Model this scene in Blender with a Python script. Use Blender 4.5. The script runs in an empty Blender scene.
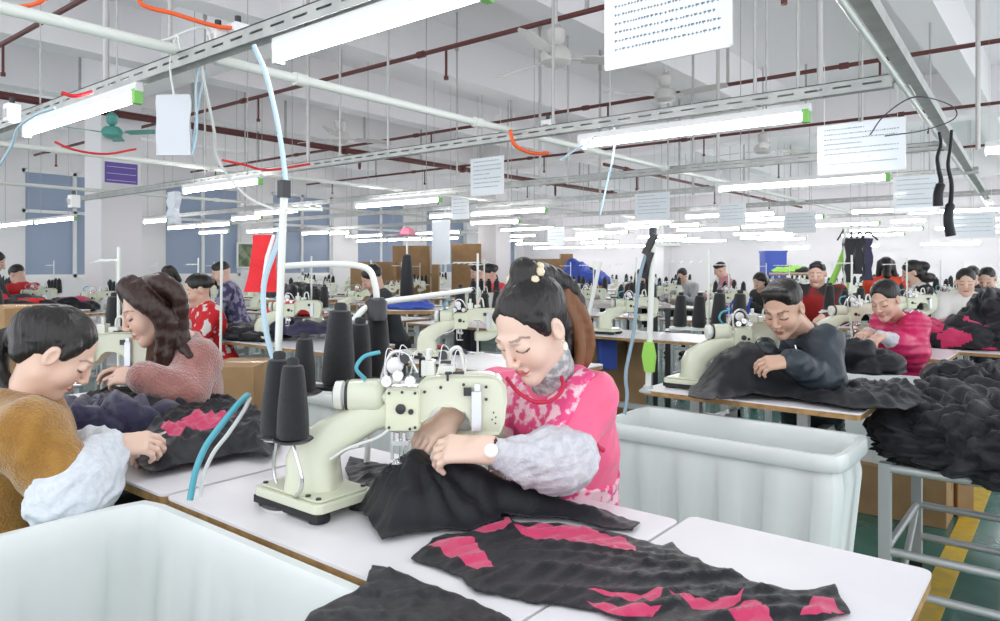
import bpy, math, random
import numpy as np
from mathutils import Vector, Matrix, Euler, noise
from mathutils.geometry import delaunay_2d_cdt
PI = math.pi
random.seed(7)
scn = bpy.context.scene
COL = scn.collection
# ---------------------------------------------------------------- camera frame (room axes: +y runs down the hall, -x along the sewing lines)
HC, F = 1.33, 722.0
YAW = math.radians(38.76)
RX = (math.cos(YAW), math.sin(YAW)); RD = (-math.sin(YAW), math.cos(YAW))
def W(X, D, z): return Vector((X*RX[0]+D*RD[0], X*RX[1]+D*RD[1], z))
def CD(a, b, c): return W(a, b, c)                      # camera style direction -> room direction
def P(px, py, D): return W((px-500)/F*D, D, HC-(py-268)*D/F)
def G(px, py, z):
    D = (HC-z)*F/(py-268); return W((px-500)/F*D, D, z)
def PY(px, py, y):                                        # point of the sight line where room y = y
    d = W((px-500)/F, 1, 0); D = y/d.y; return P(px, py, D)
# ---------------------------------------------------------------- materials
MATS = {}
def mat(name, col, rough=.6, metal=0, bump=0, scale=60, col2=None, cscale=8, spec=.4, trans=0, sheen=0, coat=0, detail=4, ramp=(.4, .6), attr=False, stretch=None, alpha=1):
    if name in MATS: return MATS[name]
    m = bpy.data.materials.new(name); m.use_nodes = True
    nt = m.node_tree; b = nt.nodes['Principled BSDF']
    b.inputs['Base Color'].default_value = (*col, 1); b.inputs['Roughness'].default_value = rough
    b.inputs['Metallic'].default_value = metal; b.inputs['Specular IOR Level'].default_value = spec
    b.inputs['Sheen Weight'].default_value = sheen; b.inputs['Coat Weight'].default_value = coat
    b.inputs['Transmission Weight'].default_value = trans; b.inputs['Alpha'].default_value = alpha
    tc = nt.nodes.new('ShaderNodeTexCoord'); out = tc.outputs['Object']
    if stretch:
        mp = nt.nodes.new('ShaderNodeMapping'); mp.inputs['Scale'].default_value = stretch
        nt.links.new(out, mp.inputs['Vector']); out = mp.outputs['Vector']
    if attr:
        at = nt.nodes.new('ShaderNodeAttribute'); at.attribute_name = 'tint'
        nt.links.new(at.outputs['Color'], b.inputs['Base Color'])
    elif col2 is not None:
        n = nt.nodes.new('ShaderNodeTexNoise'); n.inputs['Scale'].default_value = cscale; n.inputs['Detail'].default_value = detail
        r = nt.nodes.new('ShaderNodeValToRGB'); r.color_ramp.elements[0].position = ramp[0]; r.color_ramp.elements[1].position = ramp[1]
        r.color_ramp.elements[0].color = (*col, 1); r.color_ramp.elements[1].color = (*col2, 1)
        nt.links.new(out, n.inputs['Vector']); nt.links.new(n.outputs['Fac'], r.inputs['Fac']); nt.links.new(r.outputs['Color'], b.inputs['Base Color'])
    if bump:
        n = nt.nodes.new('ShaderNodeTexNoise'); n.inputs['Scale'].default_value = scale; n.inputs['Detail'].default_value = 3
        bp = nt.nodes.new('ShaderNodeBump'); bp.inputs['Strength'].default_value = bump; bp.inputs['Distance'].default_value = .01
        nt.links.new(out, n.inputs['Vector']); nt.links.new(n.outputs['Fac'], bp.inputs['Height']); nt.links.new(bp.outputs['Normal'], b.inputs['Normal'])
    MATS[name] = m; return m
def emat(name, col, s):
    m = bpy.data.materials.new(name); m.use_nodes = True; nt = m.node_tree; nt.nodes.remove(nt.nodes['Principled BSDF'])
    e = nt.nodes.new('ShaderNodeEmission'); e.inputs[0].default_value = (*col, 1); e.inputs[1].default_value = s
    nt.links.new(e.outputs[0], nt.nodes['Material Output'].inputs[0]); return m
WHITE = mat('wall_paint', (.86, .84, .85), .8, bump=.05, scale=20)
CEIL = mat('ceiling_paint', (.92, .90, .915), .85, bump=.05, scale=12)
COLM = mat('column_paint', (.86, .83, .85), .6, bump=.03, scale=15)
FLOORM = mat('green_floor_paint', (.035, .15, .125), .18, col2=(.05, .19, .16), cscale=3, coat=.3)
YEL = mat('yellow_line_paint', (.75, .5, .04), .5, col2=(.6, .42, .08), cscale=14)
TOP = mat('white_laminate', (.86, .84, .87), .35, col2=(.83, .81, .84), cscale=5, bump=.01)
EDGE = mat('plywood_edge', (.45, .27, .11), .6, col2=(.32, .18, .07), cscale=30)
STEEL = mat('painted_grey_steel', (.55, .57, .57), .4, metal=.35)
CHROME = mat('bright_steel', (.75, .75, .76), .22, metal=.9)
DARKM = mat('dark_metal', (.06, .06, .065), .4, metal=.6)
TUBW = mat('tub_plastic', (.79, .825, .815), .32, bump=.02, scale=9, spec=.5, col2=(.76, .80, .79), cscale=4)
MINT = mat('machine_enamel', (.72, .745, .59), .28, coat=.5, spec=.5, col2=(.69, .72, .56), cscale=6)
MINTL = mat('pale_enamel', (.80, .82, .76), .3, coat=.4)
RUB = mat('black_rubber', (.02, .02, .022), .55)
THR = mat('black_thread', (.012, .013, .016), .55, bump=.5, scale=90, stretch=(1, 1, 14), sheen=.2)
CONEM = mat('cone_tip_plastic', (.5, .42, .3), .5)
WPAINT = mat('white_painted_steel', (.80, .83, .78), .35)
WPL = mat('white_plastic', (.85, .85, .85), .4)
GALV = mat('galvanised_steel', (.50, .51, .49), .45, metal=.4, col2=(.42, .43, .42), cscale=10)
PIPE = mat('maroon_pipe_paint', (.12, .035, .032), .45)
ORG = mat('orange_hose', (.9, .13, .03), .4)
TURQ = mat('turquoise_hose', (.10, .42, .52), .35)
PBLUE = mat('pale_blue_hose', (.45, .62, .72), .35)
TUBEW = mat('clear_white_hose', (.78, .8, .78), .35)
PAPER = mat('notice_paper', (.80, .86, .90), .3, coat=.3)
INK = mat('notice_ink', (.2, .24, .3), .6)
BLK = mat('black_fabric', (.009, .0095, .014), .45, bump=.12, scale=260, sheen=.08, spec=.35)
BLKB = mat('washed_black_fabric', (.013, .013, .018), .6, bump=.3, scale=120, sheen=.12)
FUCH = mat('fuchsia_fabric', (.62, .03, .13), .6, bump=.15, scale=260, sheen=.3)
NAVY = mat('navy_fabric', (.02, .018, .06), .5, bump=.2, scale=150, sheen=.3)
REDF = mat('red_fabric', (.75, .02, .03), .6, bump=.2, scale=100)
CARD = mat('cardboard', (.42, .26, .13), .8, col2=(.36, .22, .11), cscale=6)
BLUEP = mat('blue_plastic', (.05, .10, .48), .4)
NEON = mat('neon_green_cloth', (.36, .72, .12), .5)
WOODS = mat('stool_wood', (.35, .2, .09), .5, col2=(.25, .14, .06), cscale=12)
SKINM = mat('skin', (.8, .6, .5), .45, attr=True, spec=.35)
HAIR = mat('black_hair', (.012, .009, .009), .38, bump=.6, scale=70, stretch=(1, 1, .12), spec=.5)
HAIRB = mat('brown_hair', (.036, .016, .012), .4, bump=.6, scale=70, stretch=(1, 1, .12), spec=.5)
HAIRT = mat('tinted_hair_ends', (.20, .08, .03), .42, bump=.6, scale=70, stretch=(1, 1, .12))
TROU = mat('dark_trousers', (.02, .022, .03), .8)
# ---------------------------------------------------------------- object helpers
def tag(o, label=None, cat=None, group=None, kind=None):
    if label: o['label'] = label
    if cat: o['category'] = cat
    if group: o['group'] = group
    if kind: o['kind'] = kind
    return o
def thing(name, label, cat, loc=(0, 0, 0), rz=0, group=None):
    o = bpy.data.objects.new(name, None); COL.objects.link(o); o.location = loc; o.rotation_euler = (0, 0, rz)
    o.empty_display_size = .1
    return tag(o, label, cat, group)
def link(name, me, parent=None):
    o = bpy.data.objects.new(name, me); COL.objects.link(o)
    if parent: o.parent = parent
    return o
def kids(o): return [c for c in o.children]
def dup(root, loc, rz=None, label=None, group=None, scale=None):
    def rec(o, par):
        c = o.copy(); COL.objects.link(c)
        if par: c.parent = par
        for k in kids(o): rec(k, c)
        return c
    r = rec(root, None); r.location = loc
    if rz is not None: r.rotation_euler = (0, 0, rz)
    if label: r['label'] = label
    if group: r['group'] = group
    elif 'group' in r: del r['group']
    if scale: r.scale = (scale,)*3 if not hasattr(scale, '__len__') else scale
    return r
class MB:
    def __init__(s): s.v = []; s.f = []; s.m = []; s.sm = []
    def add(s, vs, fs, mi=0, sm=False, M=None):
        n = len(s.v)
        for p in vs: s.v.append(tuple(M @ Vector(p)) if M else tuple(p))
        for f in fs: s.f.append([n+i for i in f]); s.m.append(mi); s.sm.append(sm)
        return s
    def box(s, a, b, mi=0, M=None):
        x0, y0, z0 = a; x1, y1, z1 = b
        return s.add([(x0, y0, z0), (x1, y0, z0), (x1, y1, z0), (x0, y1, z0), (x0, y0, z1), (x1, y0, z1), (x1, y1, z1), (x0, y1, z1)],
              [(0, 3, 2, 1), (4, 5, 6, 7), (0, 1, 5, 4), (1, 2, 6, 5), (2, 3, 7, 6), (3, 0, 4, 7)], mi, False, M)
    def loft(s, rings, mi=0, sm=True, cap=True, M=None, closed=False):
        n = len(rings[0]); vs = [p for r in rings for p in r]; fs = []
        R = len(rings)
        for i in range(R if closed else R-1):
            for j in range(n):
                a = i*n+j; b = i*n+(j+1) % n; i2 = (i+1) % R
                fs.append((a, b, i2*n+(j+1) % n, i2*n+j))
        if cap and not closed: fs.append(tuple(range(n))[::-1]); fs.append(tuple((R-1)*n+j for j in range(n)))
        return s.add(vs, fs, mi, sm, M)
    def cyl(s, a, b, r, r2=None, n=16, mi=0, sm=True):
        return s.tube([a, b], [r, r if r2 is None else r2], n, mi, sm)
    def tube(s, pts, r, n=10, mi=0, sm=True):
        pts = [Vector(p) for p in pts]; k = len(pts)
        rs = r if hasattr(r, '__len__') else [r]*k
        t0 = (pts[1]-pts[0]).normalized(); up = Vector((0, 0, 1)) if abs(t0.z) < .9 else Vector((1, 0, 0))
        nrm = t0.cross(up).normalized(); rings = []
        for i in range(k):
            t = (pts[min(i+1, k-1)]-pts[max(i-1, 0)]).normalized()
            nrm = (nrm-t*nrm.dot(t)).normalized(); bn = t.cross(nrm)
            rings.append([pts[i]+(nrm*math.cos(2*PI*j/n)+bn*math.sin(2*PI*j/n))*rs[i] for j in range(n)])
        return s.loft(rings, mi, sm)
    def lathe(s, prof, c=(0, 0, 0), n=24, mi=0, axis=None, sm=True):
        M = Matrix.Translation(c)
        if axis: M = M @ Vector((0, 0, 1)).rotation_difference(Vector(axis)).to_matrix().to_4x4()
        rings = [[(r*math.cos(2*PI*j/n), r*math.sin(2*PI*j/n), z) for j in range(n)] for r, z in prof]
        return s.loft(rings, mi, sm, M=M)
    def prism(s, pts, z0, z1, mi=0, M=None, sm=False):
        return s.loft([[(x, y, z0) for x, y in pts], [(x, y, z1) for x, y in pts]], mi, sm, M=M)
    def mesh(s, name, mats):
        me = bpy.data.meshes.new(name); me.from_pydata(s.v, [], s.f); 
        for m in mats: me.materials.append(m)
        me.polygons.foreach_set('material_index', s.m); me.polygons.foreach_set('use_smooth', s.sm)
        me.update(); return me
    def build(s, name, mats, parent=None, bevel=0, seg=2):
        if not isinstance(mats, (list, tuple)): mats = [mats]
        o = link(name, s.mesh(name, mats), parent)
        if bevel:
            b = o.modifiers.new('bevel', 'BEVEL'); b.width = bevel; b.segments = seg; b.limit_method = 'ANGLE'; b.angle_limit = .7
            for p in o.data.polygons: p.use_smooth = True
            w = o.modifiers.new('wn', 'WEIGHTED_NORMAL'); w.keep_sharp = True
        elif any(s.sm) and not all(s.sm): pass
        if any(s.sm) and not bevel:
            try: o.data.set_sharp_from_angle(angle=.8)
            except Exception: pass
        return o
def rrect(w, d, r, n=5, cx=0, cy=0):
    pts = []
    for sx, sy, a0 in ((1, 1, 0), (-1, 1, 90), (-1, -1, 180), (1, -1, 270)):
        for i in range(n+1):
            a = math.radians(a0+90*i/n); pts.append((cx+sx*(w/2-r)+r*math.cos(a), cy+sy*(d/2-r)+r*math.sin(a)))
    return pts
def catmull(pts, n=8):
    pts = [Vector(p) for p in pts]; out = []; P_ = [pts[0]*2-pts[1]]+pts+[pts[-1]*2-pts[-2]]
    for i in range(1, len(P_)-2):
        a, b, c, d = P_[i-1:i+3]
        for k in range(n):
            t = k/n; out.append(.5*((2*b)+(c-a)*t+(2*a-5*b+4*c-d)*t*t+(3*b-a-3*c+d)*t**3))
    out.append(pts[-1]); return out
# ---------------------------------------------------------------- SDF bodies (smooth blended surfaces, surface nets)
def A3(v): return np.array(tuple(v), dtype=np.float32)
def cone(a, b, r1, r2=None, k=.02, sub=False): return ('c', A3(a), A3(b), r1, r1 if r2 is None else r2, k, sub)
def ell(c, r, M=None, k=.02, sub=False): return ('e', A3(c), A3(r), None if M is None else np.array(M, dtype=np.float32), k, sub)
def wrinkle(X, Y, Z, amp, fr, seed=0):
    rs = np.random.RandomState(seed); s = 0
    wx = np.sin(X*fr*.7+Y*fr*.4+rs.rand()*6)*1.2; wy = np.sin(Y*fr*.8-Z*fr*.5+rs.rand()*6)*1.2
    for i in range(4):
        d = rs.randn(3); d /= np.linalg.norm(d); ff = fr*(1+.5*i)
        s = s+np.abs(np.sin(ff*(d[0]*X+d[1]*Y+d[2]*Z)+wx*(i % 2)+wy))/(1+.4*i)
    return amp*(s/2.4-.6)
def sdf_mesh(prims, vox, noise_=None, clip=None):
    lo = np.full(3, 1e9); hi = -lo
    for p in prims:
        if p[-1]: continue
        if p[0] == 'c':
            R = max(p[3], p[4]); l = np.minimum(p[1], p[2])-R; h = np.maximum(p[1], p[2])+R
        else: R = p[2].max(); l = p[1]-R; h = p[1]+R
        lo = np.minimum(lo, l); hi = np.maximum(hi, h)
    lo = lo-vox*3-.012; hi = hi+vox*3+.012
    n = np.ceil((hi-lo)/vox).astype(int)+1
    ax = [(lo[i]+vox*np.arange(n[i])).astype(np.float32) for i in range(3)]
    Fd = np.full(n, .5, dtype=np.float32)
    for p in prims:
        k = p[-2]; m = k+vox*3+.012
        if p[0] == 'c': R = max(p[3], p[4]); l = np.minimum(p[1], p[2])-R-m; h = np.maximum(p[1], p[2])+R+m
        else: R = p[2].max(); l = p[1]-R-m; h = p[1]+R+m
        i0 = np.clip(np.floor((l-lo)/vox).astype(int), 0, n); i1 = np.clip(np.ceil((h-lo)/vox).astype(int)+1, 0, n)
        if (i1 <= i0).any(): continue
        sl = tuple(slice(a, b) for a, b in zip(i0, i1))
        X = ax[0][sl[0]][:, None, None]; Y = ax[1][sl[1]][None, :, None]; Z = ax[2][sl[2]][None, None, :]
        if p[0] == 'c':
            a, b = p[1], p[2]; d = b-a; L = max(float(d@d), 1e-9)
            t = np.clip(((X-a[0])*d[0]+(Y-a[1])*d[1]+(Z-a[2])*d[2])/L, 0, 1)
            D = np.sqrt((X-a[0]-t*d[0])**2+(Y-a[1]-t*d[1])**2+(Z-a[2]-t*d[2])**2)-(p[3]+(p[4]-p[3])*t)
        else:
            c, r, M = p[1], p[2], p[3]; x, y, z = X-c[0], Y-c[1], Z-c[2]
            if M is not None: x, y, z = [M[0, i]*x+M[1, i]*y+M[2, i]*z for i in range(3)]   # world -> local (M columns = axes)
            k0 = np.sqrt((x/r[0])**2+(y/r[1])**2+(z/r[2])**2); k1 = np.sqrt((x/r[0]**2)**2+(y/r[1]**2)**2+(z/r[2]**2)**2)
            D = k0*(k0-1)/np.maximum(k1, 1e-6)
        f = Fd[sl]
        if p[-1]:
            D = -D; h = np.maximum(k-np.abs(f-D), 0)/k; Fd[sl] = np.maximum(f, D)+h*h*k*.25
        else:
            h = np.maximum(k-np.abs(f-D), 0)/k; Fd[sl] = np.minimum(f, D)-h*h*k*.25
    if noise_ or clip:
        X = ax[0][:, None, None]; Y = ax[1][None, :, None]; Z = ax[2][None, None, :]
        if noise_:
            amp, fr, seed = noise_
            near = np.abs(Fd) < .04
            I = np.nonzero(near); Fd[I] += wrinkle(ax[0][I[0]], ax[1][I[1]], ax[2][I[2]], amp, fr, seed).astype(np.float32)
        if clip is not None: Fd = np.maximum(Fd, clip(X, Y, Z)).astype(np.float32)
    ins = Fd < 0
    # cells
    c = ins[:-1, :-1, :-1].astype(np.int8)
    tot = c.copy()
    for dx in (0, 1):
        for dy in (0, 1):
            for dz in (0, 1):
                if dx+dy+dz: tot += ins[dx:n[0]-1+dx, dy:n[1]-1+dy, dz:n[2]-1+dz]
    act = (tot > 0) & (tot < 8)
    I = np.argwhere(act)
    idx = -np.ones(act.shape, dtype=np.int32); idx[act] = np.arange(len(I))
    S = np.zeros((len(I), 3)); C = np.zeros(len(I))
    cor = [(0, 0, 0), (1, 0, 0), (0, 1, 0), (1, 1, 0), (0, 0, 1), (1, 0, 1), (0, 1, 1), (1, 1, 1)]
    val = [Fd[I[:, 0]+a, I[:, 1]+b, I[:, 2]+c_] for a, b, c_ in cor]
    for i in range(8):
        for j in range(i+1, 8):
            d = np.array(cor[j])-np.array(cor[i])
            if np.abs(d).sum() != 1: continue
            va, vb = val[i], val[j]; m = (va < 0) != (vb < 0)
            t = va/(va-vb+1e-12); pt = np.array(cor[i])[None]+t[:, None]*d[None]
            S[m] += pt[m]; C[m] += 1
    V = lo+(I+S/C[:, None])*vox
    quads = []
    for a in range(3):
        b, c_ = (a+1) % 3, (a+2) % 3
        s0 = [slice(None)]*3; s1 = [slice(None)]*3; s0[a] = slice(0, -1); s1[a] = slice(1, None)
        A = ins[tuple(s0)]; B = ins[tuple(s1)]; E = np.argwhere(A != B)
        E = E[(E[:, b] > 0) & (E[:, c_] > 0) & (E[:, b] < n[b]-1) & (E[:, c_] < n[c_]-1)]
        if not len(E): continue
        def cell(db, dc):
            Q = E.copy(); Q[:, b] -= db; Q[:, c_] -= dc; return idx[Q[:, 0], Q[:, 1], Q[:, 2]]
        q = np.stack([cell(1, 1), cell(0, 1), cell(0, 0), cell(1, 0)], 1)
        fl = ~A[E[:, 0], E[:, 1], E[:, 2]]; q[fl] = q[fl][:, ::-1]; quads.append(q)
    return V, np.concatenate(quads)
def np_mesh(name, parts, mats, org=(0, 0, 0), cols=None, mi=None):
    V = np.concatenate([p[0] for p in parts])-np.array(tuple(org)); off = 0; Q = []
    for v, q in parts: Q.append(q+off); off += len(v)
    Q = np.concatenate(Q).astype(np.int32); me = bpy.data.meshes.new(name)
    me.vertices.add(len(V)); me.vertices.foreach_set('co', V.astype(np.float32).ravel())
    me.loops.add(Q.size); me.loops.foreach_set('vertex_index', Q.ravel())
    me.polygons.add(len(Q)); me.polygons.foreach_set('loop_start', np.arange(0, Q.size, 4, dtype=np.int32))
    me.polygons.foreach_set('use_smooth', np.ones(len(Q), dtype=bool))
    if mi is not None: me.polygons.foreach_set('material_index', mi(V, Q))
    me.update(calc_edges=True); me.validate()
    for m in mats: me.materials.append(m)
    if cols is not None:
        at = me.attributes.new('tint', 'FLOAT_COLOR', 'POINT'); at.data.foreach_set('color', np.concatenate(cols).astype(np.float32).ravel())
    return me
# ---------------------------------------------------------------- cloth
def fold(x, y, seed, fr=22):
    rs = random.Random(seed); s = 0
    wx = 1.1*math.sin(x*fr*.16+rs.random()*6)+1.1*math.sin(y*fr*.13+rs.random()*6)
    for i in range(5):
        a = rs.random()*PI; ff = fr*(.6+.45*i)
        s += 1.8*(1-abs(math.sin(ff*(math.cos(a)*x+math.sin(a)*y)*.5+wx+rs.random()*6)))**2/(1+.6*i)
    return s/2.2
def inpoly(x, y, poly):
    r = False; j = len(poly)-1
    for i in range(len(poly)):
        xi, yi = poly[i][0], poly[i][1]; xj, yj = poly[j][0], poly[j][1]
        if (yi > y) != (yj > y) and x < (xj-xi)*(y-yi)/(yj-yi)+xi: r = not r
        j = i
    return r
def segd(x, y, poly):
    m = 1e9; j = len(poly)-1
    for i in range(len(poly)):
        ax, ay = poly[j][0], poly[j][1]; bx, by = poly[i][0], poly[i][1]
        dx, dy = bx-ax, by-ay; t = max(0, min(1, ((x-ax)*dx+(y-ay)*dy)/(dx*dx+dy*dy+1e-12)))
        m = min(m, math.hypot(x-ax-t*dx, y-ay-t*dy)); j = i
    return m
def cloth(name, poly, z0, hf=None, mats=(None,), panels=(), res=.012, amp=.012, fr=22, seed=1, thick=.0025, parent=None, edge=.03, jag=0):
    """garment lying on a surface: outline in room x/y, fuchsia panels as polygons of the same sheet"""
    rs = random.Random(seed)
    def dens(pl, st):
        out = []
        for i in range(len(pl)):
            a, b = pl[i], pl[(i+1) % len(pl)]; L = math.hypot(b[0]-a[0], b[1]-a[1]); k = max(1, int(L/st))
            for t in range(k):
                u = t/k; jx = rs.uniform(-jag, jag) if t else 0; jy = rs.uniform(-jag, jag) if t else 0
                out.append((a[0]+(b[0]-a[0])*u+jx, a[1]+(b[1]-a[1])*u+jy))
        return out
    poly = dens([(p[0], p[1]) for p in poly], res*1.5); vs = list(poly); n = len(poly)
    edges = [(i, (i+1) % n) for i in range(n)]
    pans = [[(p[0], p[1]) for p in pl] for pl in panels]
    for pl in pans:
        d = dens(pl, res*1.5) if not jag else dens(pl, res*1.5); b = len(vs); vs += d; edges += [(b+i, b+(i+1) % len(d)) for i in range(len(d))]
    xs = [p[0] for p in poly]; ys = [p[1] for p in poly]
    x = min(xs)
    while x < max(xs):
        y = min(ys)
        while y < max(ys):
            q = (x+rs.uniform(-.25, .25)*res, y+rs.uniform(-.25, .25)*res)
            if inpoly(q[0], q[1], poly): vs.append(q)
            y += res
        x += res
    r = delaunay_2d_cdt([Vector(v) for v in vs], edges, [], 0, 1e-5)
    rv, rf = r[0], r[2]
    out = []; fs = []; mi = []
    for p in rv:
        e = min(1, segd(p.x, p.y, poly)/edge); e = e*e*(3-2*e)
        h = (hf(p.x, p.y) if hf else 0)
        out.append((p.x, p.y, z0+.003+h*(.25+.75*e)+amp*fold(p.x, p.y, seed, fr)*(.35+.65*e)))
    for f in rf:
        c = sum((rv[i] for i in f), Vector((0, 0)))/len(f)
        if not inpoly(c.x, c.y, poly): continue
        m = 0
        for pl in pans:
            if inpoly(c.x, c.y, pl): m = 1
        fs.append(tuple(f)); mi.append(m)
    me = bpy.data.meshes.new(name); o0 = Vector((sum(xs)/len(xs), sum(ys)/len(ys), z0))
    me.from_pydata([tuple(Vector(v)-o0) for v in out], [], fs)
    for m in mats: me.materials.append(m)
    me.polygons.foreach_set('material_index', mi); me.polygons.foreach_set('use_smooth', [True]*len(fs)); me.update()
    o = link(name, me, parent); o.location = o0
    s = o.modifiers.new('thickness', 'SOLIDIFY'); s.thickness = thick; s.offset = 1
    return o
def heap(name, c, r, mats, seed=1, amp=.05, fr=14, flat=.0, res=64, panels=None, skirt=0):
    """crumpled pile of garments: one closed folded body resting on z = c.z"""
    rs = random.Random(seed); vs = []; fs = []; mi = []
    nu, nv = res*2, res
    for j in range(nv+1):
        th = PI*j/nv
        for i in range(nu):
            ph = 2*PI*i/nu; d = Vector((math.sin(th)*math.cos(ph), math.sin(th)*math.sin(ph), math.cos(th)))
            sx = lambda t, e: math.copysign(abs(t)**e, t)
            p = Vector((sx(d.x, .75)*r[0], sx(d.y, .75)*r[1], sx(d.z, .8)*r[2]))
            q0 = Vector((p.x*fr*.34+seed, p.y*fr*.34, p.z*fr*.34)); wv_ = noise.noise(q0*.6)*1.5; q1 = Vector((q0.x*1.3+wv_, q0.y*.7-wv_, q0.z*1.6+wv_))
            f1 = min(1, abs(noise.noise(q1))*2.6)**.7; f2 = min(1, abs(noise.noise(q1*2.1+Vector((9, 3, 1))))*2.4)**.8; f3 = min(1, abs(noise.noise(q1*4.3))*2)
            p += d*amp*(1.5*f1+.9*f2+.35*f3-1.3)
            z = p.z
            if z < 0: z = z*(.15+skirt)
            vs.append((p.x, p.y, z))
    lo = min(v[2] for v in vs); vs = [(a, b, c_-lo) for a, b, c_ in vs]
    for j in range(nv):
        for i in range(nu):
            fs.append((j*nu+i, (j+1)*nu+i, (j+1)*nu+(i+1) % nu, j*nu+(i+1) % nu))
            m = 0
            if panels:
                th = PI*(j+.5)/nv; ph = 2*PI*i/nu
                pp = Vector(vs[j*nu+i]); m = 1 if noise.noise(Vector((pp.x*2.2*panels+seed, pp.y*2.2*panels, pp.z*3.5*panels))) > .02 else 0
            mi.append(m)
    me = bpy.data.meshes.new(name); me.from_pydata(vs, [], fs)
    for m in mats: me.materials.append(m)
    me.polygons.foreach_set('material_index', mi); me.polygons.foreach_set('use_smooth', [True]*len(fs)); me.update()
    o = link(name, me); o.location = c; return o
# ---------------------------------------------------------------- people
SK = (.78, .50, .385); SKP = (.84, .60, .49)
def hand_prims(w, d, pn, thumb, curl, s=1.0, spread=.0, pinch=False):
    """w wrist, d towards the knuckles, pn the way the palm faces, thumb the side the thumb leaves"""
    d = d.normalized(); pn = (pn-d*pn.dot(d)).normalized(); lat = thumb-d*thumb.dot(d)-pn*thumb.dot(pn); lat.normalize()
    pr = []
    for o in (-.026, -.009, .009, .026):
        pr.append(cone(w+lat*o*.75*s, w+d*.082*s+lat*o*1.1*s, .014*s, .0115*s, .012))
    pr.append(cone(w+lat*.012*s, w+d*.05*s+lat*.03*s+pn*.012*s, .013*s, .013*s, .012))
    for k, (o, L) in enumerate(((.031, .068), (.0105, .077), (-.0105, .071), (-.03, .056))):
        p = w+d*(.085-abs(o)*.15)*s+lat*o*s; a = curl*(.8+.12*k); dd = (d+lat*o*spread*8).normalized(); ang = a*.7
        for j, (fr_, r) in enumerate(((.45, .0088), (.30, .0080), (.25, .0070))):
            v = dd*math.cos(ang)+pn*math.sin(ang); q = p+v*L*fr_*s
            pr.append(cone(p, q, r*s, (r-.0008)*s, .004)); p = q; ang += a*.75
    t0 = w+d*.028*s+lat*.03*s+pn*.008*s
    v1 = (d*.75+lat*.6+pn*.35).normalized(); t1 = t0+v1*.036*s; v2 = (d*.9+lat*.05+pn*.5).normalized(); t2 = t1+v2*.03*s
    v3 = (d*.9-lat*.2+pn*.45).normalized()
    pr += [cone(t0, t1, .0125*s, .0102*s, .008), cone(t1, t2, .0098*s, .009*s, .004), cone(t2, t2+v3*.02*s, .009*s, .0072*s, .004)]
    return pr
def head_prims(H, R, S=1.0, male=False, detail=True):
    def L(x, y, z): return H+R @ Vector((x, y, z))*S
    M = np.array([[R[i][j] for j in range(3)] for i in range(3)])
    e = lambda c, r, k=.02, sub=False: ell(L(*c), [q*S for q in r], M, k*S, sub)
    c = lambda a, b, r1, r2, k=.012, sub=False: cone(L(*a), L(*b), r1*S, r2*S, k*S, sub)
    jw = .05 if male else .043
    pr = [e((0, -.018, .032), (.073, .09, .083)), e((0, .022, -.03), (.058, .062, .082), .03),
          c((0, .060, -.096), (0, .056, -.092), .017, .017, .02), c((0, .058, -.094), (jw, .0, -.062), .017, .018, .02), c((0, .058, -.094), (-jw, .0, -.062), .017, .018, .02),
          e((.034, .052, -.032), (.025, .024, .028), .02), e((-.034, .052, -.032), (.025, .024, .028), .02)]
    if detail:
        pr += [c((-.03, .079, .022), (.03, .079, .022), .007, .007, .015),
               e((.031, .098, .004), (.017, .017, .013), .012, True), e((-.031, .098, .004), (.017, .017, .013), .012, True),
               e((.031, .070, .003), (.0155, .0145, .0125), .004), e((-.031, .070, .003), (.0155, .0145, .0125), .004),
               c((0, .084, .012), (0, .101, -.028), .0065, .0095, .010), e((.0105, .093, -.034), (.0075, .009, .0065), .006), e((-.0105, .093, -.034), (.0075, .009, .0065), .006),
               c((-.016, .080, -.0595), (.016, .080, -.0595), .0055, .0055, .006), c((-.013, .079, -.0695), (.013, .079, -.0695), .0065, .0065, .006), c((0, .085, -.059), (0, .084, -.0705), .0055, .006, .004),
               e((.076, -.008, -.004), (.009, .018, .029), .006), e((-.076, -.008, -.004), (.009, .018, .029), .006),
               e((.083, -.003, -.002), (.006, .009, .017), .005, True), e((-.083, -.003, -.002), (.006, .009, .017), .005, True)]
    else:
        pr += [c((0, .084, .012), (0, .103, -.03), .008, .012, .012), e((.031, .1, .004), (.018, .016, .012), .012, True), e((-.031, .1, .004), (.018, .016, .012), .012, True),
               e((.076, -.008, -.004), (.012, .018, .029), .006), e((-.076, -.008, -.004), (.012, .018, .029), .006)]
    return pr
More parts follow.
